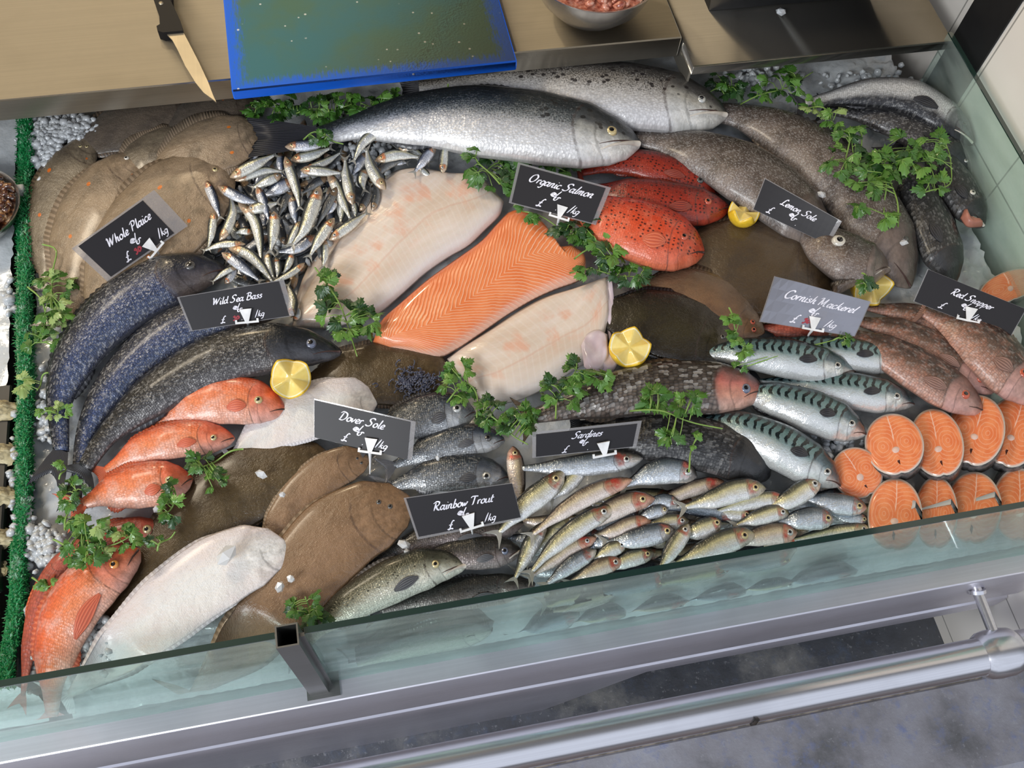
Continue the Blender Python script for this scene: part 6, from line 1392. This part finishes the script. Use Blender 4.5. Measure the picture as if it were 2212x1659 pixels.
sprig('small parsley sprig on the face of the reddish sole', [(1575, 665), (1585, 700), (1605, 750)], [(1585, 710, 14, 28, 6), (1600, 745, 12, 14, 2)], .066, 17, 17, (0, 1, 1))
sprig('parsley under the steel shelf beside the rear salmon nose', [(1530, 200), (1570, 190), (1610, 185)], [(1570, 180, 40, 26, 14)], .024, 18, 18, D)
sprig('parsley stems by the shelf edge above the brown fish', [(1600, 225), (1650, 205), (1690, 190), (1755, 158)], [(1695, 180, 42, 28, 13), (1640, 205, 20, 12, 4)], .030, 19, 19, (0, 0, 2, 1))
sprig('parsley trailing from the topmost silver flanked fish', [(1740, 235), (1790, 240), (1805, 290)], [(1755, 235, 18, 18, 5), (1805, 250, 22, 18, 5)], .054, 19, 20, (0, 1, 1, 3))
sprig('looped stem parsley, left part of the right corner bunch', [(1825, 350), (1842, 280), (1860, 290), (1855, 380), (1835, 275)], [(1830, 300, 30, 45, 12), (1815, 345, 22, 25, 6)], .060, 21, 21, (0, 2, 0, 1))
sprig('biggest parsley bunch on the dark fish in the right corner', [(1940, 490), (1935, 430), (1920, 370), (1900, 330)], [(1910, 360, 44, 44, 20), (1955, 320, 36, 26, 9), (1870, 400, 24, 20, 6)], .062, 23, 22, (0, 0, 1, 2))
sprig('parsley over the dark fish next to the right glass', [(1985, 420), (2050, 400), (2056, 345), (2040, 310)], [(2015, 315, 34, 20, 9), (1990, 350, 26, 22, 5), (2015, 400, 30, 12, 4)], .062, 21, 23, (0, 0, 1))
sprig('hanging parsley leaf below the right corner bunch', [(1912, 390), (1912, 440), (1908, 462)], [(1914, 472, 10, 8, 2), (1845, 448, 14, 8, 3)], .060, 24, 24, (1, 0))
sprig('parsley leaf tucked against the lemon in the fish mouth', [(1862, 590), (1870, 605), (1868, 635)], [(1868, 612, 10, 16, 3)], .082, 17, 25, (0, 2, 0))
sprig('wilted parsley hanging over the green strip, upper left', [(92, 528), (124, 545), (112, 585), (112, 640)], [(120, 620, 32, 34, 10), (110, 670, 28, 26, 9)], .032, 20, 26, (0, 3, 1))
sprig('wilted parsley over the green strip beside the first sea bass', [(60, 620), (95, 660), (90, 740)], [(90, 735, 36, 26, 9), (110, 700, 26, 20, 5)], .030, 20, 27, (0, 3, 0))
sprig('pale fallen parsley leaf on the green grass strip', [(115, 806), (90, 815), (82, 845)], [(48, 826, 8, 6, 2)], .030, 26, 28, (3,))
sprig('curly parsley bit on the first sea bass, low left', [(90, 895), (115, 890), (150, 905)], [(98, 895, 14, 10, 4), (130, 890, 18, 12, 5)], .040, 13, 29, (3, 1, 1))
sprig('tiny parsley blade across the sea bass tails', [(128, 1035), (140, 1015), (132, 995)], [(134, 1002, 4, 10, 2)], .042, 14, 30, (1,))
sprig('parsley between the sea bass tails and the plump red fish', [(140, 1145), (150, 1100), (165, 1060)], [(155, 1065, 24, 24, 9), (152, 1115, 16, 14, 4)], .044, 19, 31, (0, 2, 0))
sprig('large parsley sprig across the lower red fish', [(115, 1165), (170, 1190), (240, 1175), (300, 1150)], [(165, 1165, 34, 22, 9), (190, 1200, 44, 22, 10), (265, 1160, 32, 16, 6), (200, 1130, 22, 10, 4)], .058, 22, 32, (0, 1, 0, 3))
sprig('parsley bits against the green strip by the bottom red fish', [(70, 1248), (98, 1265), (118, 1260)], [(108, 1258, 18, 10, 4)], .036, 17, 33, (0, 1))
sprig('parsley between the red snapper nose and the dark sole', [(525, 970), (480, 985), (440, 1010)], [(440, 1005, 28, 18, 8), (468, 1040, 14, 22, 4)], .050, 20, 34, (0, 2, 1))
sprig('parsley at the mouth of the plump red snapper', [(370, 1045), (380, 1075), (350, 1120)], [(375, 1060, 14, 18, 3), (365, 1098, 20, 20, 6)], .052, 19, 35, (0, 1, 2))
sprig('lone curved parsley stem on the dark sole', [(340, 1190), (350, 1172), (380, 1150)], [(330, 1170, 16, 10, 3)], .050, 13, 36, (2, 0))
sprig('parsley behind the front glass next to the square post', [(665, 1352), (668, 1320), (660, 1290)], [(660, 1310, 34, 22, 9), (690, 1340, 18, 10, 3)], .052, 21, 37, (0, 0, 2))
sprig('parsley scraps under the Cornish Mackerel sign corner', [(1800, 735), (1825, 730), (1840, 728)], [(1822, 732, 18, 4, 3), (1600, 792, 10, 6, 2)], .050, 13, 38, (0, 1))
on_ = on
def on(x, y, h=0.0): return atz(x, y, .17+h)
sprig('parsley fallen on the dark stone below the counter', [(1815, 1405), (1818, 1395), (1812, 1385)], [(1816, 1395, 8, 12, 3)], 0.001, 14, 39, (1, 0))
on = on_

# ---------------------------------------------------------------- lumps of ice on the fish
k = N('clear_ice'); CI = k.fin((.80, .80, .80), .1, coat=1.0, sss=(.5, (.02, .02, .02), .01)); k.p.inputs['Alpha'].default_value = .75
for i, (x, y, hh, r, lb) in enumerate([(488, 1200, .066, 24, 'largest ice lump, on the white belly sole in front'), (564, 1025, .046, 12, 'ice lump on the upper part of the dark brown sole'), (610, 1068, .046, 8, 'small ice lump lower on the dark brown sole'),
      (605, 1268, .056, 14, 'ice lump on the light brown sole near the post'), (628, 1250, .056, 10, 'ice lump just above right of the one near the post'), (872, 1175, .040, 14, 'ice lump left of the Rainbow Trout sign foot'), (880, 1195, .042, 12, 'ice lump just below the one at the Rainbow Trout sign'),
      (340, 1098, .044, 12, 'ice lump between the plump red snapper and the dark sole'), (945, 990, .052, 7, 'tiny ice lump on the dark blue bream'), (1948, 525, .050, 12, 'ice flake on the dark brown fish above the Red Snapper sign'), (1775, 420, .060, 10, 'ice flake at the top corner of the Lemon Sole sign')]):
    b = MB(); p = on(x, y, hh); rr = (on(x+r, y, hh)-p).length; chunk(b, p, rr, random.Random(i+70)); tag(b.build('ice_lump', CI, smooth=False), lb, 'ice', 'loose ice lumps on the fish')
